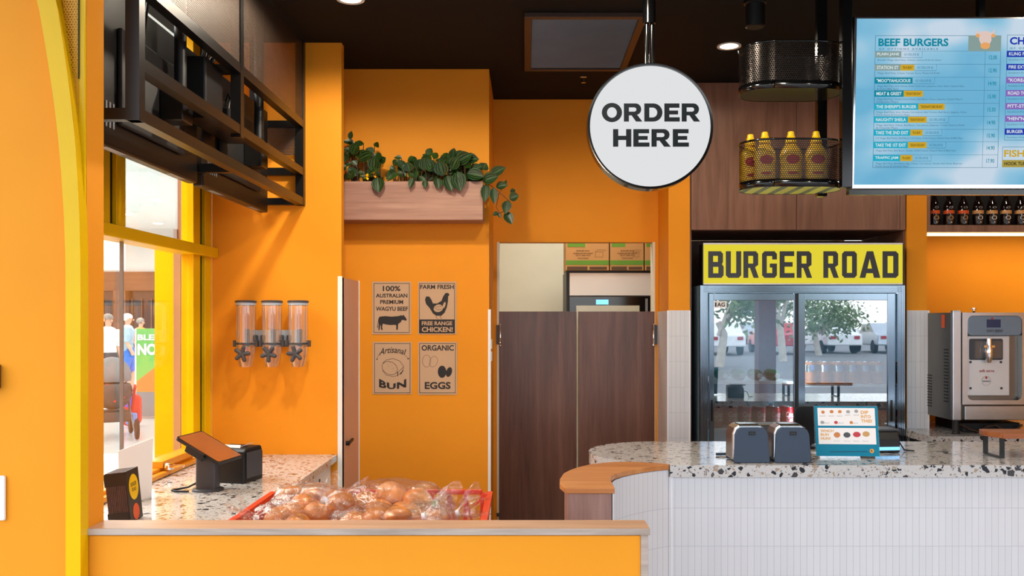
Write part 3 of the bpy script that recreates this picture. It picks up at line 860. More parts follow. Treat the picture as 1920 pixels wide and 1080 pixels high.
m = MB(); q = [(XB + .02, yB_ - .03, zt - .16), (XF - .04, yB_ - .03, zt - .16), (XF - .04, yB_ - .03, zt), (XB + .02, yB_ - .03, zt)]
m.quad(*q, [(p[0], p[2]) for p in q]); obj('perforated_panel', m, M['perf_rack'], t)


def rack_screen(y0, y1, label):
    x = XB + .075; yp_ = y0 + .52; c = Vector((x, (y0 + y1) / 2, E + .535))
    t = thing('menu_screen', label, 'screen', c)
    m = MB(); m.box(x - .03, x + .012, y0, y1, E + .54, E + 1.05); obj('screen_panel', m, M['black_plastic'], t, bevel=.006)
    m = MB(); m.box(x + .0125, x + .03, y0 + .18, y1 - .18, E + .62, E + .93); obj('rear_housing', m, M['black_matte'], t, bevel=.006)
    for k in range(5): m = MB(); m.box(x + .0126, x + .0145, y0 + .05 + k * .025, y0 + .06 + k * .025, E + .6, E + .68); obj('vent_slot', m, M['grey'], t)
    for q in (y0 + .12, y1 - .26): m = MB(); m.box(x - .015, x + .009, q, q + .14, E + .5385, E + .5398); obj('label_strip', m, M['grey'], t)
    m = MB(); m.tube([(x + .085, yp_, E + .72), (x + .085, yp_, HC - .001)], .021, 14); obj('pole', m, M['black_plastic'], t, smooth=40)
    m = MB(); m.box(x + .031, x + .112, yp_ - .05, yp_ + .05, E + .70, E + .82); obj('clamp', m, M['black_steel'], t, bevel=.004)
    m = MB(); m.lathe([(.012, 0), (.012, .012)], (x + .112, yp_, E + .76), 12, 'X'); obj('clamp_bolt', m, M['chrome'], t)
    m = MB(); y_ = yp_ - .1
    m.tube([(x + .035, y_ - .1, E + .9), (x + .05, y_ - .08, E + 1.12), (x + .06, y_, E + 1.08), (x + .05, y_ - .1, E + 1.25), (x + .05, y_ - .16, HC - .01)], .005, 6); obj('cable', m, M['black_plastic'], t, smooth=60)


rack_screen(2.70, 3.59, 'black screen seen from behind at the near end of rack')
rack_screen(3.65, 4.57, 'black screen seen from behind at the far end of rack')
# player boxes on the rack
for (y0, y1, z0, z1, lb) in ((3.39, 3.585, .765, .99, 'large black media box with cables on the rack rail'), (3.66, 3.85, .765, .86, 'small black media box near the middle of the rack')):
    xa, xb = XB + .112, XB + .19; t2 = thing('media_box', lb, 'media player', ((xa + xb) / 2, (y0 + y1) / 2, E + z0))
    m = MB(); m.box(xa, xb, y0, y1, E + z0, E + z1); obj('body', m, M['black_plastic'], t2, bevel=.008)
    for k in range(3):
        m = MB(); a = y0 + .05 + k * .035; m.tube([(xb - .02, a, E + z1), (xb - .02 + .01 * k, a + .02, E + z1 + .05), (xb - .04, a + .06, E + z1 + .08 - .02 * k), (xa + .02, a + .07 + .01 * k, E + z1 + .02), (xa + .012, a + .05, E + z1 - .005)], .0045, 6)
        obj('cable', m, M['black_plastic'], t2, smooth=60)
m = MB(); m.box(XB + .112, XB + .195, 3.37, 3.87, E + .752, E + .764); obj('tray', m, M['black_steel'], t)

# ================================================================== POSTERS
PS = YP / F
def poster(x0, x1, y0, y1, label):
    o = px(x0, y1, YP); o.y = YP - .001
    t = thing('wall_poster', label, 'poster', o, 0, 'food posters')
    wv, hv = (x1 - x0) * PS, (y1 - y0) * PS
    m = MB(); m.box(0, wv, -.003, 0, 0, hv); obj('sheet', m, M['paper'], t, local=True)
    fr = lambda u, v: Vector((u, -.0036, v))
    return t, fr, wv, hv, lambda x: (x - x0) * PS, lambda y: (y1 - y) * PS


def cow(U, V, sx, sy, x0, y0):
    raw = [(0, 2), (2, 14), (4, 17), (14, 18), (26, 17), (38, 18), (44, 19.5), (46, 18.6), (48, 20.5), (49.5, 18), (52, 15), (54, 11), (52, 9.5), (48, 10.5), (45, 11), (43, 7), (40, 5), (38, 3), (37.5, -6), (36, -8), (34.5, -7), (34.5, 1), (32, 2), (24, 1.5), (16, 2.5), (10, 4), (8.5, -1), (9.5, -7), (8, -8), (6.5, -6), (6, -1), (5, 3), (4.5, -2), (3.6, -8), (1.8, -8), (2, -2), (2.2, 3), (1.2, 8), (.8, -4), (-.5, -3)]
    return [(x0 + a * sx, y0 + b * sy) for a, b in raw]


t, fr, w_, h_, U, V = poster(698, 771, 528, 627, 'poster with bull silhouette reading 100% AUSTRALIAN PREMIUM WAGYU BEEF')
m = MB(); put_poly(m, border(U(701), V(624), U(768), V(531), .0028), fr)
for s, a, b, c, d in (('100%', 718, 751, 546, 536), ('AUSTRALIAN', 705, 764, 558, 550.5), ('PREMIUM', 713, 756, 570, 562.5), ('WAGYU BEEF', 705, 765, 583, 575)): put_text(m, s, fr, U(a), V(c), U(b) - U(a), V(d) - V(c), .028)
put_poly(m, [cow(U, V, 1.02 * PS, 1.02 * PS, U(708), V(611))], fr); obj('print', m, M['ink'], t, local=True)

t, fr, w_, h_, U, V = poster(784, 856, 528, 627, 'poster with hen drawing reading FARM FRESH FREE RANGE CHICKEN')
m = MB(); put_poly(m, border(U(786), V(625), U(853), V(531), .0028), fr); put_poly(m, [rect(U(786), V(625), U(853), V(599))], fr)
put_text(m, 'FARM FRESH', fr, U(788), V(542), U(851) - U(788), V(534) - V(542), .028)
hen = [(799, 556), (797, 562), (799, 570), (806, 578), (812, 588), (818, 592), (828, 592), (834, 586), (838, 576), (840, 566), (840.5, 556), (843, 552), (839.5, 549), (835, 550), (831, 556), (828, 564), (820, 569), (812, 569), (809, 562), (805, 556)]
put_poly(m, [[(U(a), V(b)) for a, b in hen], oval(U(822), V(578), 9 * PS, 7 * PS, rot=.25), oval(U(833), V(572), 2.2 * PS, 6 * PS, rot=-.3)], fr)
put_poly(m, [stroke([(U(a), V(b)) for a, b in ((814, 576), (820, 581), (828, 580))], .0022)], fr)
put_poly(m, [stroke([(U(a), V(b)) for a, b in ((813, 572), (820, 576), (829, 574))], .0018)], fr)
for a in (818, 826): put_poly(m, [stroke([(U(a), V(591)), (U(a), V(596)), (U(a + 3), V(597))], .0024)], fr)
obj('print', m, M['ink'], t, local=True)
m = MB(); fr2 = lambda u, v: Vector((u, -.0042, v)); put_text(m, 'FREE RANGE', fr2, U(791), V(610), U(848) - U(791), V(602.5) - V(610), .028); put_text(m, 'CHICKEN!', fr2, U(791), V(622.5), U(849) - U(791), V(613) - V(622.5), .03)
obj('reversed_print', m, M['kraft_print'], t, local=True)

t, fr, w_, h_, U, V = poster(699, 772, 641, 739, 'poster with bread bun drawing reading Artisanal BUN')
m = MB(); put_poly(m, border(U(702), V(737), U(769.5), V(643.5), .0028), fr)
arc = lambda u, v: (u, v * .8 + .35 * (1 - (2 * u - 1) ** 2))
put_text(m, 'Artisanal', fr, U(711), V(667), U(762) - U(711), V(652) - V(667), .012, .35, 1., arc)
bunw = lambda u, v: (u, (v * (.62 + .38 * abs(2 * u - 1))) - .22 * (1 - (2 * u - 1) ** 2))
put_text(m, 'BUN', fr, U(711), V(726), U(762) - U(711), V(710) - V(726), .045, 0, 1.08, bunw)
L = lambda pts, w=.0022: put_poly(m, [stroke([(U(a), V(b)) for a, b in pts], w)], fr)
def ovl(cx, cy, a, b, rot, w=.0022):
    put_poly(m, [oval(U(cx), V(cy), a * PS, b * PS, 28, rot), oval(U(cx), V(cy), a * PS - w, b * PS - w, 28, rot)], fr)
ovl(731, 690, 15.5, 12, -.5); L([(718, 681), (724, 675), (738, 672), (750, 677), (757, 687), (755, 696), (747, 703)]); L([(744, 700), (757, 688)]); L([(746, 705), (746, 697)], .004); L([(756, 694), (751, 702)], .005)
L([(717, 694), (724, 703), (738, 706), (746, 704)])
for a, b in ((727, 683), (731, 680), (729, 687), (734, 685), (737, 690)): L([(a, b), (a + 1.2, b + 1)], .0018)
L([(713, 661), (709, 668), (707, 674)], .0016); L([(758, 664), (763, 669), (766, 673)], .0016); L([(705.6, 674), (708.4, 673)], .005); L([(764.5, 673.5), (767, 671.5)], .005)
obj('print', m, M['ink'], t, local=True)

t, fr, w_, h_, U, V = poster(784, 857, 641, 740, 'poster with four eggs reading ORGANIC EGGS')
m = MB(); put_poly(m, border(U(786.5), V(737), U(854.5), V(643.5), .0028), fr)
put_text(m, 'ORGANIC', fr, U(790.5), V(657.5), U(851) - U(790.5), V(647) - V(657.5), .028); put_text(m, 'EGGS', fr, U(796.5), V(729.5), U(845) - U(796.5), V(716) - V(729.5), .035)
ovl(800, 677, 8, 11.5, 0, .0016); ovl(813, 678, 7.6, 10.5, -.35, .0016)
put_poly(m, [oval(U(829), V(697), 8 * PS, 11.5 * PS)], fr); put_poly(m, [oval(U(842), V(697.5), 5.4 * PS, 9.5 * PS, rot=-.3)], fr)
obj('print', m, M['ink'], t, local=True)

# utility door panel in the left return
t = thing('service_door', 'pinkish white service door between pillar and posters', 'door', (-.95, 4.9, 0), kind='structure')
m = MB(); m.box(-.962, -.945, YD + .001, YP - .002, .12, 1.80); obj('leaf', m, mat('pinkish_laminate', (206, 160, 138), .45, var=.03), t)
m = MB(); m.box(-.964, -.941, YD - .004, YD + .004, .12, 1.805).box(-.964, -.941, YP - .008, YP - .001, .12, 1.802); obj('edge_trim', m, M['white_gloss'], t)
m = MB(); m.lathe([(.012, 0), (.012, .02)], (-.945, 4.78, Z(831, 4.78)), 12, 'X'); m.bar((-.93, 4.78, Z(831, 4.78)), (-.925, 4.86, Z(826, 4.8)), .012); obj('handle', m, M['black_plastic'], t)
# wall switches at the corner guard
for yy, lb in ((645, 'upper of two small white switches on the corner guard'), (668, 'lower of two small white switches on the corner guard')):
    m = MB(); y_ = YP + .12; m.box(-.2055, -.192, y_ - .02, y_ + .02, Z(yy + 9, y_), Z(yy - 9, y_)); tag(obj('wall_switch', m, M['white_gloss'], bevel=.004), lb, 'switch')
# switch plate on the front wall and the timber pull at the frame edge
t = thing('switch_plate', 'white switch plate on the orange front wall', 'switch', (X(-10, YF), YF, Z(932, YF)))
m = MB(); m.box(X(-36, YF), X(13, YF), YF - .012, YF - .0005, Z(975, YF), Z(891, YF)); obj('plate', m, M['white_gloss'], t, bevel=.005)
m = MB(); m.box(X(-26, YF), X(4, YF), YF - .0145, YF - .0125, Z(962, YF), Z(900, YF)); obj('rocker', m, M['white'], t, bevel=.001)
m = MB(); m.box(X(-2, YF), X(1, YF), YF - .0136, YF - .0122, Z(969, YF), Z(966, YF)); obj('indicator', m, M['ink'], t)
m = MB(); m.box(X(-40, YF), X(3, YF), YF - .03, YF - .0005, Z(728, YF), Z(683, YF)); tag(obj('timber_pull', m, M['brown_wood'], bevel=.003), 'dark timber block on the orange front wall', 'wall block')

# ================================================================== PLANTER
yp = 4.95
t = thing('planter_box', 'pale timber planter box fixed high on the orange wall', 'planter', (-.6, YP, Z(412, yp)))
x0, x1, z0, z1 = -1.05, X(905, yp), Z(412, yp), Z(340, yp)
m = MB(); m.box(x0, x1, yp, yp + .016, z0, z1).box(x0, x1, yp + .016, YP - .001, z0, z0 + .016).box(x0, x0 + .016, yp + .016, YP - .001, z0 + .016, z1).box(x1 - .016, x1, yp + .016, YP - .001, z0 + .016, z1)
obj('box', m, M['planter_wood'], t)
m = MB(); m.box(x0 + .02, x1 - .02, yp + .02, YP - .004, z0 + .02, z1 - .02); obj('soil', m, mat('soil', (40, 30, 24), .9, var=.3, vscale=60), t)


def leaf(m, base, d, L, W, droop=.35, up=Vector((0, 0, 1)), fold=.25):
    """One pointed oval blade from base along d."""
    d = Vector(d).normalized(); sd = d.cross(up)
    if sd.length < .05: sd = Vector((1, 0, 0))
    sd.normalize(); nn = sd.cross(d).normalized(); uv = m.uvl(); rows = []
    prof = ((0, .05), (.12, .55), (.3, .92), (.5, 1.), (.7, .8), (.87, .42), (1, .02))
    for tt, wv in prof:
        c = Vector(base) + d * (L * tt) - Vector((0, 0, 1)) * (droop * L * tt * tt)
        rows.append(([m.b.verts.new(c + sd * (k * W / 2 * wv) + nn * (abs(k) * fold * W * wv * .5)) for k in (-1, -.5, 0, .5, 1)], tt))
    for (a, ta), (b, tb) in zip(rows, rows[1:]):
        for i in range(4):
            f = m.b.faces.new((a[i], a[i + 1], b[i + 1], b[i])); ks = (-1, -.5, 0, .5, 1)
            for lp, (k, v) in zip(f.loops, ((ks[i], ta), (ks[i + 1], ta), (ks[i + 1], tb), (ks[i], tb))): lp[uv].uv = (k, v)


def clump(label, spots, n, stems, seed, flowers=()):
    rnd = random.Random(seed); c0 = px(spots[0][0], 345, 5.03)
    t = thing('trailing_plant', label, 'plant', (c0.x, 5.04, z1 - .02))
    big, small, st = MB(), MB(), MB()
    for (x, y, d, ang, L, W) in spots:
        b = px(x, y, d); a = R(ang)
        leaf(big, b, (cos(a), -.35, sin(a)), L, W, .1, Vector((0, -1, .25)), .3)
    for i in range(n):
        x0_, x1_, ymin = stems; x = rnd.uniform(x0_, x1_); y = rnd.uniform(ymin, 338); b = px(x, y, rnd.uniform(4.97, 5.1)); a = rnd.uniform(0, 2 * pi)
        leaf(small, b, (cos(a), rnd.uniform(-.9, .1), sin(a) + .4), rnd.uniform(.045, .075), rnd.uniform(.026, .045), .3, Vector((0, -1, .4)))
        st.tube([(b.x, b.y, z1 - .03), (b.x + rnd.uniform(-.01, .01), b.y + .005, (z1 + b.z) / 2), b], .0025, 5)
    obj('striped_leaves', big, M['leaf'], t, smooth=180); obj('small_leaves', small, M['leaf2'], t, smooth=180)
    for (x, y, cc) in flowers:
        m = MB(); b = px(x, y, 4.955)
        for k in range(5): leaf(m, b, (cos(k * 1.256), -.5, sin(k * 1.256)), .022, .016, 0)
        obj('flower', m, M[cc], t, smooth=180)
    return t, st


t1, st = clump('leafy plant with two small flowers at left of planter', [
    (656, 262, 5.0, 75, .055, .03), (660, 290, 5.0, 60, .085, .065), (648, 304, 4.98, 100, .07, .05), (672, 300, 4.99, 25, .10, .075), (650, 312, 4.97, 200, .07, .05),
    (700, 322, 4.96, 80, .095, .075), (690, 330, 4.97, 40, .07, .06), (708, 333, 4.935, -82, .085, .072), (712, 305, 5.02, 40, .05, .05), (668, 330, 4.97, 130, .07, .05), (655, 335, 4.96, 60, .06, .045)],
    34, (642, 715, 268), 3, ((688, 332, 'cap_yellow'), (702, 328, 'flower')))
obj('stems', st, M['stem'], t1)
t2, st = clump('bushy striped leaf plant in the middle of planter', [
    (768, 322, 4.96, 100, .06, .06), (780, 318, 5.0, 60, .075, .055), (795, 320, 4.97, 85, .08, .065), (812, 322, 4.96, 110, .085, .07), (830, 330, 4.95, 100, .095, .085), (846, 318, 4.96, 60, .09, .07),
    (856, 305, 4.98, 30, .105, .085), (870, 300, 4.99, 5, .09, .07), (858, 322, 4.94, -80, .11, .085), (876, 325, 4.95, -10, .10, .08), (838, 330, 4.935, -70, .09, .075), (820, 334, 4.935, -80, .06, .05), (797, 338, 4.937, -85, .045, .036),
    (775, 334, 4.936, -110, .06, .035), (848, 300, 5.02, 80, .075, .05), (868, 292, 5.0, 150, .05, .04), (886, 318, 4.97, 20, .06, .05), (828, 308, 5.0, 50, .08, .06), (760, 318, 5.0, 120, .07, .045), (850, 332, 4.933, -60, .08, .06), (905, 318, 4.96, 60, .045, .06)],
    90, (738, 900, 294), 5)
obj('stems', st, M['stem'], t2)
t3, st = clump('vine trailing over the right end of planter', [
    (912, 345, 4.95, -95, .10, .055), (905, 340, 4.95, 20, .10, .07), (925, 352, 4.95, -85, .09, .045), (930, 350, 4.96, 10, .07, .05), (946, 350, 4.96, 75, .045, .018), (918, 330, 4.96, 30, .11, .06),
    (958, 368, 4.95, 150, .0, .0) if False else (955, 372, 4.95, 20, .06, .058), (952, 376, 4.95, -100, .075, .055), (948, 398, 4.95, -60, .075, .055), (934, 398, 4.95, -150, .035, .025), (934, 400, 4.95, -60, .03, .018), (962, 362, 4.95, 100, .03, .03)],
    6, (880, 905, 325), 9)
for pts in (((900, 336), (915, 345), (930, 355), (945, 368), (956, 378), (950, 395), (935, 400)), ((905, 338), (920, 358), (933, 365), (945, 350)), ((936, 362), (930, 388), (940, 405))):
    st.tube([px(a, b, 4.955) for a, b in pts], .002, 5)
obj('stems', st, M['stem'], t3)

# ================================================================== HALF DOORS AND KITCHEN
for (a, b, hx, lb, nm) in ((935.5, 1081, 938, 'left dark wooden half door of the kitchen doorway', 'door_1'), (1084.5, 1227.5, 1225.5, 'right dark wooden half door of the kitchen doorway', 'door_2')):
    yd = YK - .005; t = thing(nm, lb, 'door', (X((a + b) / 2, yd), yd, 0), kind='structure')
    m = MB(); m.box(X(a, yd), X(b, yd), yd, yd + .035, .22, Z(584, yd)); obj('leaf', m, M['brown_wood'], t, bevel=.002)
    m = MB(); c = px(hx, 648, yd - .012); m.lathe([(.0085, 0), (.0085, .006), (.007, .008), (.007, .132), (.0085, .134), (.0085, .14)], c, 12)
    h = obj('hinge', m, M['chrome'], t, smooth=40)
    m = MB(); q = -.026 if hx < 1000 else .004; m.box(c.x + q, c.x + q + .022, yd - .008, yd - .002, c.z + .008, c.z + .132); obj('hinge_leaf', m, M['dark_grey'], h)
    m = MB(); m.lathe([(.01, 0), (.01, .02)], px(934 if hx < 1000 else 1229, 968, yd - .012), 12); obj('lower_pivot', m, M['dark_grey'], t)

yk = 6.8; t = thing('upright_freezer', 'black framed upright freezer with white header in the kitchen', 'freezer', (.75, yk, 0))
fx0, fx1 = X(1062, yk), X(1062, yk) + .78; ft = Z(508, yk)
m = MB(); m.box(fx0, fx1, yk, yk + .62, 0, ft); obj('cabinet', m, M['black_plastic'], t)
m = MB(); m.box(X(1068, yk), fx1 - .03, yk - .006, yk - .001, Z(554, yk), Z(512, yk)); obj('header_panel', m, M['white_gloss'], t)
m = MB(); m.box(fx0 + .02, fx1 - .02, yk - .03, yk - .007, .15, Z(556, yk)); dr = obj('door', m, M['black_gloss'], t, bevel=.003)
m = MB(); m.box(X(1080, yk), X(1198, yk), yk - .033, yk - .0305, .25, Z(573, yk)); obj('glass_pane', m, mat('pale_freezer_glass', (196, 196, 176), .2), dr)
m = MB(); m.box(X(1117, yk), X(1140, yk), yk - .034, yk - .0305, Z(571, yk), Z(562, yk)); obj('display', m, M['blue_led'], dr)
m = MB(); m.box(X(1209, yk), X(1213, yk), yk - .05, yk - .031, 1.2, Z(560, yk)); obj('handle', m, M['grey'], dr)
for i, (a, b, lb) in enumerate(((1060.5, 1141.5, 'leftmost cardboard carton on top of the kitchen freezer'), (1143.5, 1206.5, 'second cardboard carton from left on the kitchen freezer'), (1208.5, 1290, 'third cardboard carton from left, cut by the doorway edge'))):
    o = Vector((X(a, yk), yk - .02, ft + .002)); t = thing('cardboard_box', lb, 'box', o, 0, 'cartons on the kitchen freezer'); wv = (b - a) * yk / F
    m = MB(); m.box(0, wv, 0, .4, 0, .33); obj('carton', m, M['card'], t, local=True, bevel=.003)
    fr = lambda u, v: Vector((u, -.001, v)); s = yk / F
    m = MB(); put_poly(m, [rect(.001, (506 - 495.5) * s, wv - .001, (506 - 487) * s)], fr); put_poly(m, [rect(.012, .176, wv * .45, .205)], fr); obj('green_band', m, M['green_band'], t, local=True)
    m = MB(); cx = .13
    for s_, y_, ww in (('BURGER BOX', 469, .1), ('CORRUGATED KRAFT', 474, .15), ('QTY 500 PCS', 478, .11), ('FOOD GRADE', 483, .08)): put_text(m, s_, fr, cx - ww / 2, (506 - y_ - 1.5) * s, ww, .011, .02)
    if i < 2: put_poly(m, border(wv * .68, .1, wv * .86, .14, .002), fr); put_poly(m, [stroke([(wv * .68, .14), (wv * .74, .155), (wv * .92, .152), (wv * .86, .14)], .002)], fr)
    put_poly(m, [rect(.01, .002, wv * .5, .03)], fr); put_poly(m, [rect(wv * .55, .006, wv * .95, .028)], fr)
    obj('print', m, M['card_ink'], t, local=True)

# ================================================================== BREAD
zbench = .62
t = thing('prep_bench', 'stainless bench behind the low wall carrying the red bread crate', 'bench', (-.5, 3.2, 0))
m = MB(); m.box(-.955, .02, 2.68, 3.6, zbench - .03, zbench); obj('bench_top', m, M['steel'], t, bevel=.004)
for x in (-.9, -.03):
    for y in (2.74, 3.54): m = MB(); m.box(x - .02, x + .02, y - .02, y + .02, 0, zbench - .031); obj('leg', m, M['steel'], t)
cr = thing('bread_crate', 'red plastic crate filled with bagged buns behind the low wall', 'crate', (-.53, 3.15, zbench))
cx0, cx1, cy0, cy1, cz = -.925, -.165, 2.80, 3.44, .922
def crate_wall(a, b, flip=1):
    """Lattice side from plan point a to b, leaning outward at the top."""
    a = Vector((*a, 0)); b = Vector((*b, 0)); d = (b - a); n = Vector((d.y, -d.x, 0)).normalized() * .03
    m = MB(); zl = zbench + .015
    P = lambda t_, h: a + d * t_ + n * h + Vector((0, 0, zl + (cz - zl) * h))
    m.bar(P(0, 1), P(1, 1), .022, .016); m.bar(P(0, 0), P(1, 0), .016, .03); m.bar(P(0, .5), P(1, .5), .01, .012)
    k = 12
    for i in range(k + 1): m.bar(P(i / k, 0), P(i / k, 1), .014, .012)
    for i in range(k): m.bar(P(i / k, .05), P((i + 1) / k, .95), .008, .006)
    obj('lattice_side', m, M['crate'], cr)
crate_wall((cx0, cy0), (cx1, cy0)); crate_wall((cx1, cy0), (cx1, cy1)); crate_wall((cx1, cy1), (cx0, cy1)); crate_wall((cx0, cy1), (cx0, cy0))
m = MB(); m.box(cx0, cx1, cy0, cy1, zbench + .001, zbench + .012); obj('base', m, M['crate'], cr)
m = MB(); rp = px(884, 920, 3.36); m.prism([(cx1 - .02, .905), (cx1 + .012, .93), (cx1 + .03, rp.z), (cx1 + .012, rp.z + .005)], 3.28, 3.31, 'Y'); obj('handle_lug', m, M['crate'], cr)


def bun(m, c, s, seed):
    rnd = random.Random(seed); o = rnd.uniform(0, 9)
    f = lambda p: Vector((p.x, p.y, p.z * (1.0 if p.z > 0 else .55) + .004 * noise.noise(p * 18 + Vector((o, o, 0)))))
    m.ell(c, s, 18, 12, f, Matrix.Rotation(rnd.uniform(-.5, .5), 3, 'X') @ Matrix.Rotation(rnd.uniform(-.5, .5), 3, 'Y'))


def bread_bag(label, c, half, neck, buns, seed, tie=None):
    """Clear film bag: lumpy hull, pinched neck, frilled tail; buns inside are things of their own."""
    c = Vector(c); nk = Vector(neck); t = thing('bread_bag', label, 'bread bag', c, 0, 'bags of buns in the red crate'); o = Vector((seed * 3.1, seed, 0))
    dn = (nk - c); dl = dn.length; dd = dn.normalized()
    def f(p):
        q = Vector((p.x * half[0], p.y * half[1], p.z * half[2]))
        al = p.dot(dd)
        if al > .55:
            k = min(1, (al - .55) / .45); q = q.lerp(dd * dl, k ** 1.3)
            rad = Vector((noise.noise(p * 7 + o), noise.noise(p * 7 + o + Vector((5, 0, 0))), noise.noise(p * 7 + o + Vector((0, 5, 0))))); q += rad * .012 * (1 - k)
        n = noise.noise(p * 2.6 + o) * .02 + noise.noise(p * 6 + o) * .012 + abs(noise.noise(p * 13 + o)) * .007
        return q * (1 + n / max(half) * .9)
    m = MB(); m.ell((0, 0, 0), (1, 1, 1), 56, 36, f)
    for v in m.b.verts:
        lo = zbench + .014 - c.z
        if v.co.z < lo: v.co.z = lo
        v.co.x = min(max(v.co.x, cx0 + .022 - c.x), cx1 - .022 - c.x); v.co.y = min(max(v.co.y, cy0 + .022 - c.y), cy1 - .022 - c.y)
    obj('film', m, M['film'], t, local=True, smooth=50)
    # tail of the bag past the tie
    m = MB(); u = dd.orthogonal().normalized(); v_ = dd.cross(u); rings = []
    for j in range(9):
        rr = .008 + .058 * (j / 8) ** .8; ring = []
        for i in range(40):
            a = 2 * pi * i / 40; pl = 1 + .38 * sin(a * 7 + j * .5 + seed) + .25 * sin(a * 3 + seed)
            ring.append(m.b.verts.new(nk - c + dd * (j * .010 * (1 + .3 * sin(a * 5 + seed))) + (u * cos(a) + v_ * sin(a)) * rr * pl * (.75 if j else 1) + Vector((0, 0, .0))))
        rings.append(ring)
    for a, b in zip(rings, rings[1:]):
        for i in range(40): m.b.faces.new((a[i], a[(i + 1) % 40], b[(i + 1) % 40], b[i]))
    obj('frilled_tail', m, M['film'], t, local=True, smooth=50)
    m = MB(); m.lathe([(.0115, -.006), (.0115, .006)], (0, 0, 0), 10); m.move(Matrix.Translation(nk - c) @ dd.to_track_quat('Z', 'Y').to_matrix().to_4x4()); obj('tie', m, M[tie or 'printwhite'], t, local=True)
    for i, (bx, by, bz, rx, ry, rz) in enumerate(buns):
        m = MB(); bun(m, (bx, by, bz), (rx, ry, rz), seed * 10 + i)
        tag(obj('bread_bun', m, M['bun'], smooth=180), 'brown bun inside the ' + label.replace('clear ', ''), 'bun', 'buns in the ' + label.replace('clear ', ''))


def bb(pxx, pyy, d, rx, rz, ry=None):
    p = px(pxx, pyy, d); return (p.x, p.y, p.z, rx, ry or rx, rz)


p = px(745, 950, 3.2)
bread_bag('large clear bag of buns at the top right of crate', (p.x, p.y, p.z), (.215, .15, .095), px(815, 945, 3.1), [bb(690, 945, 3.2, .055, .045), bb(735, 932, 3.22, .062, .052), bb(782, 940, 3.2, .055, .045), bb(712, 958, 3.1, .055, .035), bb(760, 962, 3.1, .055, .035)], 1, 'green_tie')
p = px(590, 950, 3.05)
bread_bag('clear bag of buns with frilled neck at front left of crate', (p.x, p.y, p.z), (.15, .12, .07), px(608, 938, 2.98), [bb(548, 964, 3.05, .05, .036), bb(600, 962, 3.06, .055, .04), bb(640, 948, 3.06, .05, .046), bb(570, 950, 3.12, .05, .04)], 2)
p = px(570, 935, 3.32)
bread_bag('clear bag of buns at the far left of crate', (p.x, p.y, p.z), (.14, .1, .06), px(648, 928, 3.3), [bb(540, 930, 3.3, .055, .032), bb(583, 932, 3.34, .055, .035), bb(620, 936, 3.34, .05, .035)], 3)
p = px(700, 985, 2.98)
bread_bag('clear bag of buns low at the front middle of crate', (p.x, p.y, p.z), (.15, .11, .07), px(795, 968, 2.95), [bb(660, 985, 2.98, .05, .04), bb(705, 978, 3.0, .055, .045), bb(745, 972, 2.98, .05, .04)], 4)
p = px(800, 985, 3.05)
bread_bag('clear bag of buns at the front right corner of crate', (p.x, p.y, p.z), (.13, .12, .075), px(858, 962, 3.05), [bb(775, 985, 3.05, .05, .045), bb(815, 980, 3.08, .05, .045)], 5)
p = px(520, 972, 3.0)
bread_bag('clear bag of buns at the front left corner of crate', (p.x, p.y, p.z), (.09, .1, .055), px(480, 972, 2.96), [bb(523, 972, 3.02, .05, .038), bb(560, 985, 2.95, .045, .035)], 6)

# ================================================================== SERVICE COUNTER
ZC = 1.0
outer = [(.138, 3.13), (.122, 3.22), (.126, 3.31), (.145, 3.43), (.175, 3.51), (.204, 3.565), (.257, 3.64), (.35, 3.70), (.42, 3.712), (.48, 3.695), (.576, 3.652)]
inner = [(.576, 3.628), (.52, 3.600), (.465, 3.56), (.41, 3.51), (.367, 3.46), (.335, 3.41), (.318, 3.36), (.309, 3.30), (.309, 3.13)]
m = MB(); m.prism(outer + inner, ZC - .02, ZC + .001); tag(obj('curved_ledge', m, M['ledge_wood'], bevel=.003), 'curved timber ledge at the rounded end of counter', 'ledge')
lcab = thing('curved_end_panel', 'pinkish timber post carrying the curved ledge', 'end panel', (.23, 3.3, 0))
m = MB(); ins = [(.150, 3.142), (.140, 3.22), (.143, 3.31), (.162, 3.42), (.22, 3.55), (.28, 3.61)]
m.prism(ins + [(.33, 3.50), (.312, 3.40), (.300, 3.30), (.300, 3.142)], 0, ZC - .021); obj('post', m, M['post_wood'], lcab, bevel=.002)
ct = thing('service_counter', 'curved serving counter faced with white finger tiles', 'counter', (1.5, 4, 0))
wallp = [(.3015, 3.139), (.308, 3.142), (.311, 3.30), (.322, 3.36), (.338, 3.41), (.369, 3.463), (.412, 3.515), (.467, 3.567), (.522, 3.608), (.574, 3.635)]
m = MB(); m.strip(wallp, 0, ZC - .021, .06); obj('curved_tile_face', m, M['tile'], ct, smooth=60)
m = MB(); m.strip([(.575, 3.636), (.585, 3.640), (4.2, 3.640)], 0, ZC - .049, .06); obj('tile_face', m, M['tile'], ct)
m = MB(); m.tube([(.587, 3.641, 0), (.587, 3.641, ZC - .049)], .005, 8); obj('corner_trim', m, M['tile_trim'], ct, smooth=60)
m = MB(); m.box(.62, 4.2, 3.645, 4.3, 0, ZC - .05); obj('body', m, M['white'], ct)
cc = Vector((.62, 3.99)); rr = .34
pl = [(4.2, 3.65 - .03), (.578, 3.65 - .03), (.578, 3.655)]
for i in range(27):
    a = -pi / 2 - .12 - (pi - .12) * i / 26; pl.append((cc.x + rr * cos(a), cc.y + .002 + rr * sin(a)))
pl += [(4.2, 4.33)]
m = MB(); m.prism(pl, ZC - .048, ZC); tag(obj('countertop', m, M['terrazzo'], bevel=.003), 'long terrazzo serving top with rounded left end', 'countertop')

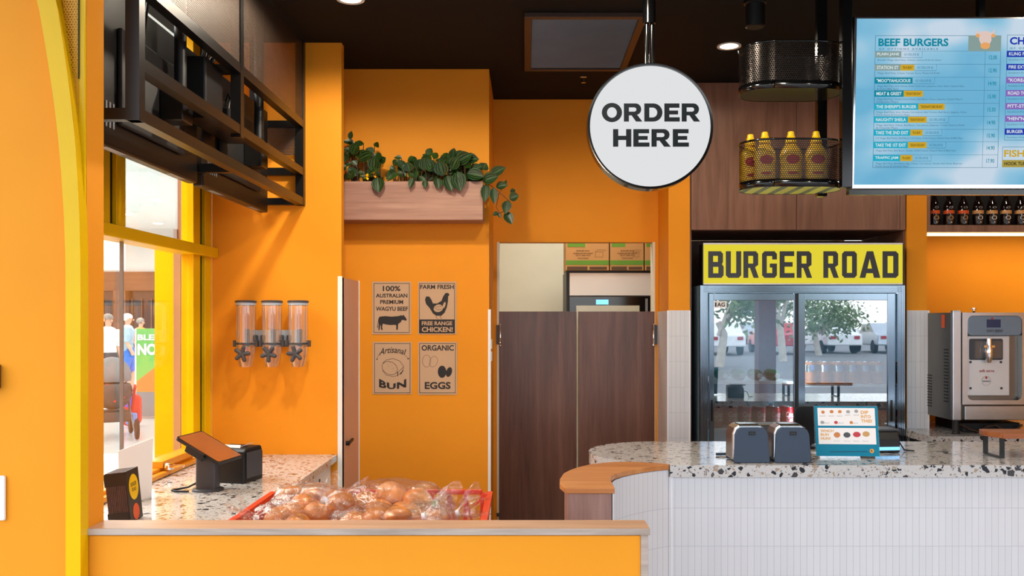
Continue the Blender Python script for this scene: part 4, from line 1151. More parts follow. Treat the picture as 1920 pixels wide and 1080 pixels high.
# ---- napkin dispensers
def napkin():
    t = thing('napkin_dispenser', 'left one of two slate faced napkin dispensers on terrazzo counter', 'napkin dispenser', (0, 0, 0), 0, 'napkin dispensers')
    face = [(-.074, .006), (-.07, .0), (.07, 0), (.074, .006), (.0735, .02), (.066, .115), (.058, .133), (.044, .143), (-.044, .143), (-.058, .133), (-.066, .115), (-.0735, .02)]
    m = MB(); m.prism(face, 0, .012, 'Y'); f_ = obj('front_plate', m, M['slate'], t, local=True, bevel=.003)
    m = MB(); m.prism(rrect(-.014, .112, .014, .128, .003), -.0015, .001, 'Y'); obj('badge', m, M['black_plastic'], f_, local=True)
    m = MB(); put_text(m, 'MORE', lambda u, v: Vector((u, -.0022, v)), -.009, .1165, .018, .007, .02); obj('badge_print', m, M['dark_grey'], f_, local=True)
    body = [(-.078, .02), (-.072, .008), (.066, .008), (.068, .02), (.062, .12), (.052, .142), (.036, .152), (-.05, .152), (-.068, .140), (-.077, .118)]
    m = MB(); m.prism(body, .0125, .12, 'Y'); obj('steel_body', m, M['steel'], t, local=True, bevel=.008, segs=3)
    m = MB(); m.box(-.045, .035, .03, .1, .152, .155); obj('top_slot', m, mat('bronze_tinted_steel', (96, 74, 36), .2, .9), t, local=True, bevel=.002)
    m = MB(); m.prism(face, .1205, .13, 'Y'); obj('rear_plate', m, M['slate'], t, local=True, bevel=.003)
    return t


yn = 3.67
n1 = napkin(); n1.location = (X(1410, yn), yn, ZC + .001); n1.rotation_euler = (0, 0, R(2))
dup(n1, (X(1487, yn), yn, ZC + .001), R(-1), 'right one of two slate faced napkin dispensers on terrazzo counter')

# ---- acrylic menu stand
o = Vector((X(1587, 3.82), 3.80, ZC + .001)); t = thing('table_menu_stand', 'teal and white sauce menu in a clear acrylic stand', 'menu stand', o, R(-3))
sw = 116 * 3.82 / F; sh = 93 * 3.82 / F
TL = Matrix.Translation((0, 0, .008)) @ Matrix.Rotation(R(-9), 4, 'X')
m = MB(); m.box(-sw / 2, sw / 2, 0, .004, 0, sh); m.move(TL); bd = obj('menu_sheet', m, M['teal'], t, local=True)
k_ = sw / 115.
def lf(e): return lambda u, v: (TL @ Vector((-sw / 2 + u * k_, -e, v * k_)))
m = MB(); put_poly(m, [rect(5, 56, 110, 89)], lf(.001)); put_poly(m, [rect(5, 22, 110, 52)], lf(.001)); obj('white_field', m, M['printwhite'], bd, local=True)
for wl_ in ((('DIP', 84, 78, 14, 6), ('INTO', 84, 70, 18, 6), ('THIS!', 84, 62, 20, 6)), (('WHICH', 9, 44, 24, 5), ('BUN', 9, 37, 15, 5), ('HUN?', 9, 30, 18, 5))):
    m = MB()
    for s, a, b, c, d in wl_: put_text(m, s, lf(.0016), a, b, c, d, .03)
    obj('orange_print', m, M['orange_ink'], bd, local=True)
m = MB(); put_poly(m, [oval(101, 10, 4, 4)], lf(.0016)); obj('round_mark', m, M['orange_ink'], bd, local=True)
m = MB()
for a, b in ((14, 73), (30, 73), (45, 73), (60, 75), (76, 75), (12, 60), (38, 60), (64, 60), (38, 27), (57, 27), (74, 27), (91, 27)): put_text(m, 'sauce' if b > 50 else 'bun', lf(.0016), a - 5 + (9 if b == 60 else 0), b, 10, 1.8)
obj('caption_print', m, M['grey_ink'], bd, local=True)
for nm, col, lst in (('bun_print', M['bun'], ((15, 81, 3.2, 3), (31, 82, 3.6, 3), (46, 82, 3.4, 3), (66, 62, 3, 3), (39, 39, 6, 5))), ('sauce_print', M['grey_ink'], ((61, 82, 3.6, 3), (76, 83, 3.6, 3), (13, 62, 3.6, 3))), ('red_print', M['red'], ((38, 62, 3.4, 3), (75, 40, 7, 5))), ('dark_print', M['dark_grey'], ((57, 39, 6.5, 5),)), ('pale_bun_print', M['card'], ((92, 41, 6.5, 5),))):
    m = MB()
    for a, b, c, d in lst: put_poly(m, [oval(a, b, c, d)], lf(.0016))
    obj(nm, m, col, bd, local=True)
m = MB(); put_poly(m, [stroke([(24, 8), (60, 8.5), (92, 9)], .8)], lf(.0016)); put_text(m, 'R', lf(.002), 99, 8, 4, 4, .03); obj('line_print', m, M['ink'], bd, local=True)
m = MB(); m.box(-sw / 2 - .003, sw / 2 + .003, .0045, .0065, .0, sh + .002); m.move(TL); m.box(-sw / 2 - .003, sw / 2 + .003, -.03, .05, 0, .003); obj('acrylic_holder', m, M['acrylic'], t, local=True)

# ---- small dark devices behind the menu stand
o = Vector((X(1655, 4.02), 4.02, ZC + .001)); t = thing('card_terminal', 'dark card terminal half hidden right of the teal menu', 'card reader', o, R(6))
m = MB(); m.prism([(-.07, 0), (.07, 0), (.07, .03), (.045, .075), (-.05, .092), (-.07, .06)], -.075, .045, 'X'); obj('body', m, M['black_plastic'], t, local=True, bevel=.006)
m = MB(); m.box(-.07, .04, -.0735, -.0705, .012, .026); obj('lit_strip', m, M['blue_led'], t, local=True)
m = MB(); m.box(-.05, .055, -.05, .06, .092, .10); obj('top_tray', m, M['dark_grey'], t, local=True, bevel=.003)
m = MB(); m.tube([(.045, .0, .05), (.075, 0, .04), (.09, -.02, .004), (.12, -.05, .004)], .003, 6); obj('cable', m, M['black_plastic'], t, local=True)
o = Vector((X(1512, 4.1), 4.1, ZC + .001)); t = thing('order_tablet', 'black tablet back standing behind the teal menu', 'tablet', o, R(4))
m = MB(); m.prism(rrect(-.06, .02, .06, .19, .03), -.012, .0, 'Y'); obj('tablet', m, M['black_plastic'], t, local=True, bevel=.003)
m = MB(); m.box(-.06, .06, -.04, .06, 0, .012).box(-.025, .025, .0, .012, .012, .1); obj('stand', m, M['black_plastic'], t, local=True, bevel=.003)
o = Vector((X(1452, 4.15), 4.15, ZC + .001)); t = thing('till_drawer', 'low dark box behind the napkin dispensers', 'till', o, R(0))
m = MB(); m.box(-.1, .08, -.06, .07, 0, .10); obj('case', m, M['dark_grey'], t, local=True, bevel=.006)
m = MB(); m.box(-.09, .07, -.05, .06, .1005, .106); obj('lid', m, mat('bronze_grey_lid', (92, 84, 62), .35), t, local=True, bevel=.002)
o = Vector((X(1362, 3.9), 3.88, ZC + .001)); t = thing('pen_holder', 'dark pen lying left of the napkin dispensers', 'pen', o, R(8))
m = MB(); m.tube([(-.05, 0, .006), (.05, 0, .006)], .006, 8); obj('barrel', m, M['slate'], t, local=True, smooth=40)
m = MB(); m.tube([(.05, 0, .006), (.062, 0, .006)], .004, 8, .001); obj('tip', m, M['ink'], t, local=True)
# ---- serving board
o = Vector((X(1895, 3.86), 3.86, ZC + .001)); t = thing('serving_board', 'timber serving board on black bent legs at right', 'serving stand', o, 0)
m = MB(); m.prism([(-.105, .02), (-.07, -.075), (.4, -.075), (.4, .09), (-.09, .09)], .083, .105); obj('board', m, M['serve_wood'], t, local=True, bevel=.002)
for x in (-.07, .3):
    m = MB(); m.box(x - .01, x + .01, -.066, -.06, 0, .083).box(x - .01, x + .01, .07, .076, 0, .083).box(x - .01, x + .01, -.06, .07, 0, .005); obj('leg', m, M['black_steel'], t, local=True)

# ================================================================== SAUCE SHELVES
bx0, bx1, by0, by1 = X(1387, 3.77), 1.306, 3.655, 3.885; rad = (by1 - by0) / 2
def stadium(n=18, ins=0.):
    L = [(bx0 + rad - (rad - ins) * sin(pi * i / n) if True else 0, (by0 + by1) / 2 - (rad - ins) * cos(pi * i / n)) for i in range(n + 1)]
    Rr = [(bx1 - rad + (rad - ins) * sin(pi * i / n), (by0 + by1) / 2 + (rad - ins) * cos(pi * i / n)) for i in range(n + 1)]
    return L + Rr


tsh = thing('sauce_shelf', 'two tier black perforated shelf hanging beside the menu board', 'shelf', (X(1586, 3.76), 3.76, HC))
M['chevron'] = None
t_ = NT('black_glossy_shelf_underside'); t_.b.inputs['Base Color'].default_value = lin((30, 28, 26)); t_.b.inputs['Roughness'].default_value = .15
M['under'] = t_.m
t_ = NT('yellow_and_green_stripes'); sx_ = t_.new('SeparateXYZ'); t_.link(t_.coord(), sx_.inputs[0])  # alternating yellow and dark green bands across the lower underside
f_ = t_.math('FRACT', t_.math('MULTIPLY', sx_.outputs[0], 15.)); t_.link(t_.ramp(f_, ((0., lin((214, 220, 60))), (.58, lin((44, 62, 50)))), 'CONSTANT'), t_.b.inputs['Base Color']); t_.b.inputs['Roughness'].default_value = .25
M['chevron'] = t_.m
for zb_, zt_, um in ((EYE + .935, EYE + 1.129, 'under'), (EYE + .538, EYE + .735, 'chevron')):
    st_ = stadium(); loop = st_ + [st_[0]]
    m = MB(); m.strip(loop, zb_ + .03, zt_ - .008); b_ = obj('perforated_band', m, M['perf_basket'], tsh, smooth=60)
    m = MB(); m.prism(stadium(ins=.001), zb_ + .004, zb_ + .008); obj('shelf_plate', m, M['black_steel'], tsh)
    m = MB(); m.prism(stadium(ins=.002), zb_ + .001, zb_ + .0035); obj('underside', m, M[um], tsh)
    m = MB(); m.strip(loop, zb_, zb_ + .032); obj('lower_rim', m, M['black_gloss'], tsh, solid=.004, smooth=60)
    m = MB(); m.tube([(p[0], p[1], zt_ - .004) for p in loop], .004, 6); obj('upper_rim', m, M['black_gloss'], tsh, smooth=60)
m = MB(); m.box(X(1577, 3.63), X(1596, 3.63), 3.615, 3.6535, EYE + .53, HC); obj('pole', m, M['black_gloss'], tsh, bevel=.002)
m = MB(); m.box(X(1531, 3.9), X(1549, 3.9), 3.885, 3.92, EYE + .53, HC); obj('pole', m, M['black_gloss'], tsh, bevel=.002)
m = MB(); m.box(X(1831, 3.8), X(1843, 3.8), 3.78, 3.81, EYE + 1.1, HC); obj('pole', m, M['black_gloss'], tsh, bevel=.002)

def patch(m, f, cu, cv, ru, rv, n=24, k=4):
    """Oval print laid on a curved surface f(u, v)."""
    c = m.b.verts.new(f(cu, cv)); prev = None
    for j in range(1, k + 1):
        ring = [m.b.verts.new(f(cu + ru * j / k * cos(2 * pi * i / n), cv + rv * j / k * sin(2 * pi * i / n))) for i in range(n)]
        for i in range(n):
            if prev is None: m.b.faces.new((c, ring[i], ring[(i + 1) % n]))
            else: m.b.faces.new((prev[i], ring[i], ring[(i + 1) % n], prev[(i + 1) % n]))
        prev = ring


zf = EYE + .538 + .009
def sauce_bottle(loc, label, group='yellow sauce bottles on the lower shelf', full=True):
    t = thing('sauce_bottle', label, 'bottle', loc, 0, group)
    m = MB(); m.lathe([(.036, 0), (.041, .006), (.044, .05), (.043, .10), (.046, .12), (.042, .145), (.026, .17), (.017, .178)], (0, 0, 0), 24)
    for v in m.b.verts: v.co.y *= .72
    obj('body', m, M['mustard'], t, local=True, smooth=60)
    m = MB(); m.lathe([(.023, .178), (.023, .192), (.019, .196), (.013, .215), (.013, .222), (.010, .226)], (0, 0, 0), 20); obj('cap', m, M['cap_yellow'], t, local=True, smooth=40)
    m = MB(); sf_ = lambda u, v: Vector((u, -(.0325 * math.sqrt(max(0, 1 - (u / .046) ** 2)) + .0012), v))
    patch(m, sf_, 0, .108, .028, .019); patch(m, sf_, 0, .052, .022, .006)
    obj('label', m, M['label_red'], t, local=True)
    return t


ss = [(1407, 3.78, 'leftmost yellow capped sauce bottle on the lower sauce shelf'), (1434, 3.73, 'second yellow sauce bottle from left on the lower shelf'), (1483, 3.72, 'third yellow sauce bottle from left on the lower shelf'), (1530, 3.72, 'rightmost yellow sauce bottle in front of the rear pole')]
s0 = None
for x, y, lb in ss:
    loc = (X(x, y), y, zf)
    if s0 is None: s0 = sauce_bottle(loc, lb)
    else: dup(s0, loc, None, lb)

# ================================================================== MENU BOARD
yb0 = 3.65; sB = yb0 / F
tilt = R(3.0); bo = Vector((X(1597, yb0), yb0, Z(354, yb0)))
tb = thing('menu_board', 'large lit blue menu board headed BEEF BURGERS', 'menu board', bo, R(0)); tb.rotation_euler = (tilt, 0, R(0))
BW, BH = 1.24, 318 * sB
m = MB(); m.box(0, BW, 0, .05, 0, BH); fm = obj('frame', m, M['chrome'], tb, local=True, bevel=.003)
m = MB(); m.box(-.003, BW, .02, .055, -.022, -.001).box(-.004, -.001, .004, .05, 0, BH); obj('mount_rail', m, M['black_gloss'], tb, local=True)
sk_ = NT('blue_sky_screen'); nz_ = sk_.new('TexNoise', i_Scale=3.2, i_Detail=1.5); sk_.link(sk_.coord('Object', (1, 1, 1.3)), nz_.inputs['Vector'])
cl_ = sk_.ramp(nz_.outputs[0], ((.42, lin((112, 182, 218))), (.54, lin((146, 200, 228))), (.66, lin((204, 222, 238)))))
e_ = sk_.new('Emission'); sk_.link(cl_, e_.inputs[0]); e_.inputs[1].default_value = .92; sk_.link(e_.outputs[0], sk_.out.inputs[0])
m = MB(); m.box(.0085, BW - .004, -.002, .001, .016, BH - .009); scr = obj('screen', m, sk_.m, tb, local=True)
def eprint(n, c, k=.9): return emit(n, c, k)
BU = lambda x: (x - 1597) * sB
BV = lambda y: (354 - y) * sB
def bf(e): return lambda u, v: Vector((u, -.002 - e, v))
teal = eprint('teal_screen_print', (20, 140, 165)); teal2 = eprint('bright_teal_screen_print', (40, 176, 204)); greyp = eprint('grey_screen_print', (140, 164, 160))
navy = eprint('navy_screen_print', (34, 60, 176)); purple = eprint('purple_screen_print', (140, 106, 190)); gold = eprint('gold_screen_print', (212, 172, 50)); lightp = eprint('white_screen_print', (226, 240, 246)); thin = eprint('dark_teal_screen_lines', (60, 120, 150)); goldd = eprint('dull_gold_screen_print', (178, 160, 76)); inkp = eprint('grey_blue_screen_text', (70, 108, 132)); brownp = eprint('brown_screen_text', (120, 92, 20)); cowp = eprint('pink_cow_print', (232, 206, 196)); cowo = eprint('orange_cow_print', (240, 172, 104))
def bpiece(name, mb, mt): return obj(name, mb, mt, scr, local=True)
rows = [(106, 'PLAIN JANE', 1684, None, 1723, '12.00', 0), (130, 'STATION ST', 1683, 1709, 1750, '12.90', 0), (154, '"MOO"YAHLICIOUS', 1706, None, 1747, '14.90', 1), (178, 'MEAT & GREET', 1690, 1726, None, '15.90', 1), (202, "THE SHERIFF'S BURGER", 1718, 1767, None, '15.50', 2), (226, 'NAUGHTY SHEILA', 1699, 1734, 1775, '14.90', 2), (250, 'TAKE THE 2ND EXIT', 1704, 1727, 1763, '15.90', 2), (273, 'TAKE THE 1ST EXIT', 1700, 1735, 1771, '14.90', 2), (297, 'TRAFFIC JAM', 1686, 1709, 1744, '17.90', 2)]
L0, Rr0, P0 = 1635, 1869, 1840
lines = MB()
put_poly(lines, border(BU(L0), BV(315), BU(Rr0), BV(71), .0016), bf(.0006))
put_poly(lines, [rect(BU(P0) - .0006, BV(315), BU(P0) + .0006, BV(100))], bf(.0006))
dtext = ['Breaded Wagyu Beef Patty, Cheese, Lettuce & Secret Sauce', 'Wagyu Beef Patty, Cheese, Tomato Sauce, Mustard & Pickle', 'Wagyu Beef Patty, Swiss Cheese, Grilled Mushrooms, Jalapenos, Onion Relish, Chipotle Mayo', 'Wagyu Beef Patty, Southern Fried Chicken, Beef Bacon, Cheese, Jalapenos, Chipotle Mayo &', 'Wagyu Beef Patty, Swiss Cheese, Cos Lettuce, Beef Tomato, Beef Bacon, Jalapeno, Onion', 'Wagyu Beef Patty, Cheese, Beef Bacon, Cos Lettuce, Jalapenos, Tomato, Beetroot Relish', '2 X Wagyu Beef Patties, Beef Bacon, 2 X Cheese, Grilled Onions, Mustard Mayo & BBQ Mayo', 'Wagyu Beef Patty, Beef Bacon, Cheese, Grilled Onions, Mustard Mayo & BBQ Mayo', 'Wagyu Beef Patty, Beef Bacon, Egg, Cheese, Cos Lettuce, Tomato, Red Onion, Beetroot']
for i, (y, s, e1, e2, e3, pr, tc) in enumerate(rows):
    h = 5.6; tags = {tc: MB()}; names, desc, prices, golds, goldt, boxes = MB(), MB(), MB(), MB(), MB(), MB()
    put_poly(lines, [rect(BU(L0), BV(y - h - .6) - .0006, BU(Rr0), BV(y - h - .6) + .0006)], bf(.0006))
    put_poly(tags[tc], [rect(BU(L0), BV(y + h), BU(e1), BV(y - h))], bf(.0010))
    put_text(names, s, bf(.0016), BU(L0 + 4), BV(y + 3.1), BU(e1 - 4) - BU(L0 + 4), .0135, .02)
    q = e1
    if e2:
        put_poly(golds, [rect(BU(e1), BV(y + h), BU(e2), BV(y - h))], bf(.0010)); put_text(goldt, '"IN A BUN"' if e2 - e1 < 30 else '"SIGNATURE BUN"', bf(.0016), BU(e1 + 4), BV(y + 2.4), BU(e2 - 4) - BU(e1 + 4), .0105, .02); q = e2
    if e3:
        put_poly(lines, [stroke([(BU(q), BV(y + h)), (BU(e3), BV(y + h)), (BU(e3), BV(y - h))], .0014)], bf(.0007)); put_text(boxes, 'GO DELUXE $2', bf(.0014), BU(q + 5), BV(y + 2.6), BU(e3 - 6) - BU(q + 5), .0105)
    wt = (1.0, .98)[i % 2]; ww = {0: 118, 1: 116}.get(i, 168 - 3 * (i % 4) if i < 7 else 150 + 12 * (i == 8))
    put_text(desc, dtext[i], bf(.0014), BU(L0 + 5), BV(y + 12.5), ww * sB, .0085)
    if i in (2, 3, 4, 5, 8): put_text(desc, ('& Onions BBQ Sauce', '', 'Chipotle Mayo')[0 if i == 2 else 2] if i < 4 else ('Pickle Sauce & Sriracha Mayo' if i != 5 else '& Chipotle Mayo'), bf(.0014), BU(L0 + 5), BV(y + 17.5), (40 if i in (2, 3, 5) else 62) * sB, .0085)
    put_text(prices, pr, bf(.0014), BU(P0 + 7), BV(y + 9), 15 * sB, .016, .015)
    for nm, mb, mt in (('name_field', tags[tc], (greyp, teal, teal2)[tc]), ('burger_name_print', names, lightp), ('description_print', desc, inkp), ('price_print', prices, teal), ('gold_field', golds, gold), ('gold_field_print', goldt, brownp), ('option_print', boxes, thin)):
        if len(mb.b.faces): bpiece(nm, mb, mt)
title, title2 = MB(), MB()
put_text(title, 'BEEF BURGERS', bf(.0014), BU(1641), BV(91), BU(1771) - BU(1641), 14.5 * sB, .035); put_text(title2, 'GF OPTIONS AVAILABLE', bf(.0014), BU(1642), BV(97.5), BU(1752) - BU(1642), 3.2 * sB, .02, 0, 1.6)
bpiece('title_print', title, teal); bpiece('subtitle_print', title2, thin)
cb = MB(); put_poly(cb, [rect(BU(1808), BV(100), BU(1869), BV(71))], bf(.0009)); bpiece('badge_field', cb, greyp)
cw = MB(); put_poly(cw, [[(BU(a), BV(b)) for a, b in ((1827, 69), (1831, 64), (1838, 63), (1846, 64), (1850, 69), (1851, 80), (1847, 88), (1840, 91), (1832, 88), (1828, 80))]], bf(.0014))
for sgn in (-1, 1): put_poly(cw, [[(BU(1839 + sgn * a), BV(b)) for a, b in ((9, 66), (14, 65), (15.5, 59), (17.5, 65), (15, 69), (10, 70))]], bf(.0013))
bpiece('cow_head_print', cw, cowp)
co = MB(); put_poly(co, [oval(BU(1839.5), BV(90), 9 * sB, 6.2 * sB)], bf(.0018))
for sgn in (-1, 1): put_poly(co, [oval(BU(1839.5 + sgn * 14.5), BV(71.5), 4 * sB, 3.4 * sB)], bf(.0018))
bpiece('cow_muzzle_print', co, cowo)
bpiece('table_lines', lines, thin)
# second column
l2, p2 = MB(), MB(); gf, gt, ttl, gtl = MB(), MB(), MB(), MB()
put_poly(l2, border(BU(1880), BV(264), BU(2110), BV(70), .0016), bf(.0006)); put_poly(l2, border(BU(1877), BV(314), BU(2110), BV(276), .0016), bf(.0006))
put_text(ttl, 'CHICKEN', bf(.0014), BU(1885), BV(88), 86 * sB, 14 * sB, .035); put_text(p2, 'GF OPTIONS AVAILABLE', bf(.0014), BU(1886), BV(96), 110 * sB, 3.2 * sB, .02, 0, 1.6)
for y, s, ln, tc in ((105, 'KUNG FU', 34, navy), (129, 'FIRE EXTINGUISHER', 72, navy), (153, '"KOREAN"', 44, purple), (177, 'ROAD TO HEAVEN', 66, purple), (201, 'PITT-STOP', 44, purple), (224, '"HEN"NIFER', 50, purple), (248, 'BURGER RD THIGH', 70, navy)):
    nf = MB(); n2 = MB(); d2 = MB(); put_poly(nf, [rect(BU(1880), BV(y + 5.8), BU(1884 + ln + 6), BV(y - 5.8))], bf(.001)); put_text(n2, s, bf(.0016), BU(1884), BV(y + 3), ln * sB, .0135, .02)
    put_text(d2, 'Southern Fried Chicken Thigh, Cos Lettuce, Cheese, Tomato & Mayo', bf(.0014), BU(1884), BV(y + 13), 170 * sB, .0085); bpiece('name_field', nf, tc); bpiece('burger_name_print', n2, lightp); bpiece('description_print', d2, inkp)
put_text(gtl, 'FISH', bf(.0014), BU(1880), BV(295), 38 * sB, 13 * sB, .03); put_poly(gf, [rect(BU(1877), BV(314), BU(1940), BV(300.5))], bf(.001)); put_text(gt, 'HOOK TURN', bf(.0016), BU(1881), BV(310.5), 46 * sB, 6.5 * sB, .025)
for nm, mb, mt in (('table_lines', l2, thin), ('chicken_title_print', ttl, navy), ('subtitle_print', p2, thin), ('fish_title_print', gtl, gold), ('gold_fields', gf, goldd), ('fish_name_print', gt, eprint('dark_screen_text', (60, 52, 30)))): bpiece(nm, mb, mt)

# ================================================================== CABINET ABOVE FRIDGE
t = thing('overhead_cabinet', 'walnut overhead cabinet above the drinks fridge', 'cabinet', (1.63, 5.7, 2.118))
m = MB(); m.box(.99, 2.286, YC + .02, 6.15, 2.119, HC - .001); obj('body', m, M['cab_wood'], t)
xs_ = [X(1296, YC), X(1493.5, YC), X(1687, YC), X(1698, YC)]
for a, b, n_ in ((xs_[0], xs_[1], 'cabinet_door'), (xs_[1], xs_[2], 'cabinet_door'), (xs_[2], xs_[3], 'filler_strip')):
    m = MB(); m.box(a + .0015, b - .0015, YC - .002, YC + .018, 2.121, HC - .002); obj(n_, m, M['cab_wood'], t, bevel=.001)

# ================================================================== DRINKS FRIDGE
yf = 5.38; sf = yf / F; f0, f1 = X(1313, yf), X(1697, yf)
fr_ = thing('drinks_fridge', 'two door glass drinks fridge with yellow BURGER ROAD header', 'fridge', ((f0 + f1) / 2, yf, 0))
ztop, zhead = Z(457, yf), Z(535, yf)
m = MB(); m.box(f0, f0 + .03, yf + .03, yf + .66, 0, zhead).box(f1 - .03, f1, yf + .03, yf + .66, 0, zhead).box(f0 + .03, f1 - .03, yf + .60, yf + .66, 0, zhead).box(f0 + .03, f1 - .03, yf + .03, yf + .6, zhead - .03, zhead).box(f0 + .03, f1 - .03, yf + .03, yf + .6, 0, .45)
obj('cabinet', m, M['fridge_in'], fr_)
m = MB(); m.box(f0, f0 + .045, yf, yf + .03, 0, zhead).box(f1 - .045, f1, yf, yf + .03, 0, zhead).box(f0 + .045, f1 - .045, yf, yf + .03, zhead - .045, zhead)
for k in range(4):
    q = .006 + k * .010; m.box(f0 + q, f0 + q + .004, yf - .004, yf, 0, zhead - .005).box(f1 - q - .004, f1 - q, yf - .004, yf, 0, zhead - .005).box(f0 + .02, f1 - .02, yf - .004, yf, zhead - q - .004, zhead - q)
obj('outer_frame', m, M['fridge_frame'], fr_, bevel=.001)
for (a, b, g0, g1, dy) in ((1331, 1494, 1340, 1490, .012), (1497, 1679, 1510, 1665, .0)):
    y_ = yf + .004 + dy; y1_ = y_ + .018
    m = MB(); zt_, zg = Z(550, yf), Z(563, yf); A, B_, G0, G1 = X(a, yf), X(b, yf), X(g0, yf), X(g1, yf)
    m.box(A, G0, y_, y1_, .5, zt_).box(G1, B_, y_, y1_, .5, zt_).box(G0, G1, y_, y1_, zg, zt_).box(G0, G1, y_, y1_, .5, .56)
    d_ = obj('sliding_door', m, M['fridge_frame'], fr_, bevel=.002)
    m = MB(); m.box(G0, G1, y_ + .007, y_ + .011, .56, zg); obj('glass', m, M['fridge_glass'], d_)
    m = MB(); hx = (A + G0) / 2 if dy else (G1 + B_) / 2; m.box(hx - .006, hx + .006, y_ - .003, y_, Z(790, yf), Z(750, yf)); obj('handle', m, M['black_gloss'], d_)
m = MB(); m.box(X(1493, yf), X(1497.5, yf), yf + .001, yf + .02, .5, Z(550, yf)); obj('centre_seal', m, M['black_gap'], fr_)
hd = NT('yellow_backlit_header'); hd_e = hd.new('Emission'); hd_e.inputs[0].default_value = lin((238, 220, 60)); hd_e.inputs[1].default_value = .9; hd.link(hd_e.outputs[0], hd.out.inputs[0]); M['header_face'] = hd.m
m = MB(); m.box(X(1318, yf - .02), X(1694, yf - .02), yf - .012, yf + .1, Z(532, yf - .02), ztop); hb = obj('header', m, M['black_gloss'], fr_, bevel=.004)
m = MB(); m.box(X(1319.5, yf - .02), X(1693, yf - .02), yf - .016, yf - .0125, Z(531, yf - .02), Z(458.5, yf - .02)); obj('lit_panel', m, M['header_face'], hb)
m = MB(); m.box(X(1319, yf - .02), X(1693, yf - .02), yf - .017, yf - .0125, Z(458.3, yf - .02), Z(455.6, yf - .02)).box(X(1319, yf - .02), X(1693, yf - .02), yf - .017, yf - .0125, Z(533.5, yf - .02), Z(531.2, yf - .02)); obj('header_edge', m, M['tile_trim'], hb)


def block(ch):
    """Square shouldered poster letters on a 10 x 16 grid; outer outline then holes."""
    c = 1.2
    if ch == 'B': return [[(0, 0), (8.6, 0), (10, 1.6), (10, 6.8), (8.9, 8.2), (9.6, 9.6), (9.6, 14.4), (8.2, 16), (0, 16)], [(3.2, 2.8), (6.6, 2.8), (6.6, 6.6), (3.2, 6.6)], [(3.2, 9.6), (6.3, 9.6), (6.3, 13.2), (3.2, 13.2)]]
    if ch == 'U': return [[(0, 16), (0, 1.6), (1.6, 0), (8.4, 0), (10, 1.6), (10, 16), (6.7, 16), (6.7, 2.9), (3.3, 2.9), (3.3, 16)]]
    if ch == 'R': return [[(0, 0), (3.2, 0), (3.2, 6), (4.2, 6), (6.6, 0), (10, 0), (7.6, 6.4), (9.6, 7.8), (9.6, 14.4), (8.1, 16), (0, 16)], [(3.2, 8.6), (6.3, 8.6), (6.3, 13.2), (3.2, 13.2)]]
    if ch == 'G': return [[(1.6, 0), (8.4, 0), (10, 1.6), (10, 8.6), (5.2, 8.6), (5.2, 6.2), (6.8, 6.2), (6.8, 2.9), (3.2, 2.9), (3.2, 13.1), (6.8, 13.1), (6.8, 11), (10, 11), (10, 14.4), (8.4, 16), (1.6, 16), (0, 14.4), (0, 1.6)]]
    if ch == 'E': return [[(0, 0), (9.6, 0), (9.6, 2.9), (3.2, 2.9), (3.2, 6.7), (8.4, 6.7), (8.4, 9.5), (3.2, 9.5), (3.2, 13.1), (9.4, 13.1), (9.4, 16), (0, 16)]]
    if ch == 'O': return [[(1.6, 0), (8.4, 0), (10, 1.6), (10, 14.4), (8.4, 16), (1.6, 16), (0, 14.4), (0, 1.6)], [(3.3, 3), (6.7, 3), (6.7, 13), (3.3, 13)]]
    if ch == 'A': return [[(0, 0), (3.2, 0), (3.8, 2.8), (7.4, 2.8), (8, 0), (11.6, 0), (7.6, 16), (4, 16)], [(4.4, 5.6), (6.9, 5.6), (5.65, 11.4)]]
    if ch == 'D': return [[(0, 0), (8.4, 0), (10, 1.6), (10, 14.4), (8.4, 16), (0, 16)], [(3.2, 2.9), (6.7, 2.9), (6.7, 13.1), (3.2, 13.1)]]


m = MB(); yh = yf - .0165; s_h = (yf - .02) / F
fr2 = lambda u, v: Vector((u, yh - .001, v))
for ch, a, b in (('B', 1328, 1357), ('U', 1361, 1390), ('R', 1394, 1423), ('G', 1429, 1457), ('E', 1462, 1490), ('R', 1494, 1523), ('R', 1544, 1573), ('O', 1579, 1607), ('A', 1612, 1651), ('D', 1655, 1685)):
    pls = block(ch); wd = max(p[0] for p in pls[0]); x0, x1 = X(a, yf - .02), X(b, yf - .02); z0_, z1_ = Z(521, yf - .02), Z(471, yf - .02)
    put_poly(m, [[(x0 + p[0] / wd * (x1 - x0), z0_ + p[1] / 16 * (z1_ - z0_)) for p in pl_] for pl_ in pls], fr2)
obj('lettering', m, M['header_ink'], hb)
m = MB(); put_poly(m, [rect(X(1341, yf), Z(577, yf), X(1364, yf), Z(564.5, yf))], lambda u, v: Vector((u, yf + .0225, v))); stk = obj('sticker', m, M['printwhite'], fr_)
m = MB(); put_text(m, 'AG', lambda u, v: Vector((u, yf + .0222, v)), X(1346, yf), Z(575, yf), 15 * sf, 8 * sf, .03); put_poly(m, [rect(X(1342, yf), Z(575, yf), X(1345, yf), Z(567, yf))], lambda u, v: Vector((u, yf + .0222, v))); obj('sticker_print', m, M['ink'], stk)
shz = {}
for nm, x0, x1, z in (('l', 1334, 1493, Z(713, 5.55)), ('l2', 1334, 1493, Z(800, 5.5)), ('r', 1500, 1676, Z(719, 5.55)), ('r2', 1500, 1676, Z(806, 5.5))):
    m = MB(); m.box(X(x0, yf) + .002, X(x1, yf) - .002, yf + .06, yf + .56, z - .014, z); obj('shelf', m, M['white_gloss'], fr_); shz[nm] = z
lamp('fridge_tube', 'AREA', ((f0 + f1) / 2, yf + .09, zhead - .04), (R(-20), 0, 0), 3, (.85, .95, 1), 1.05, .03)
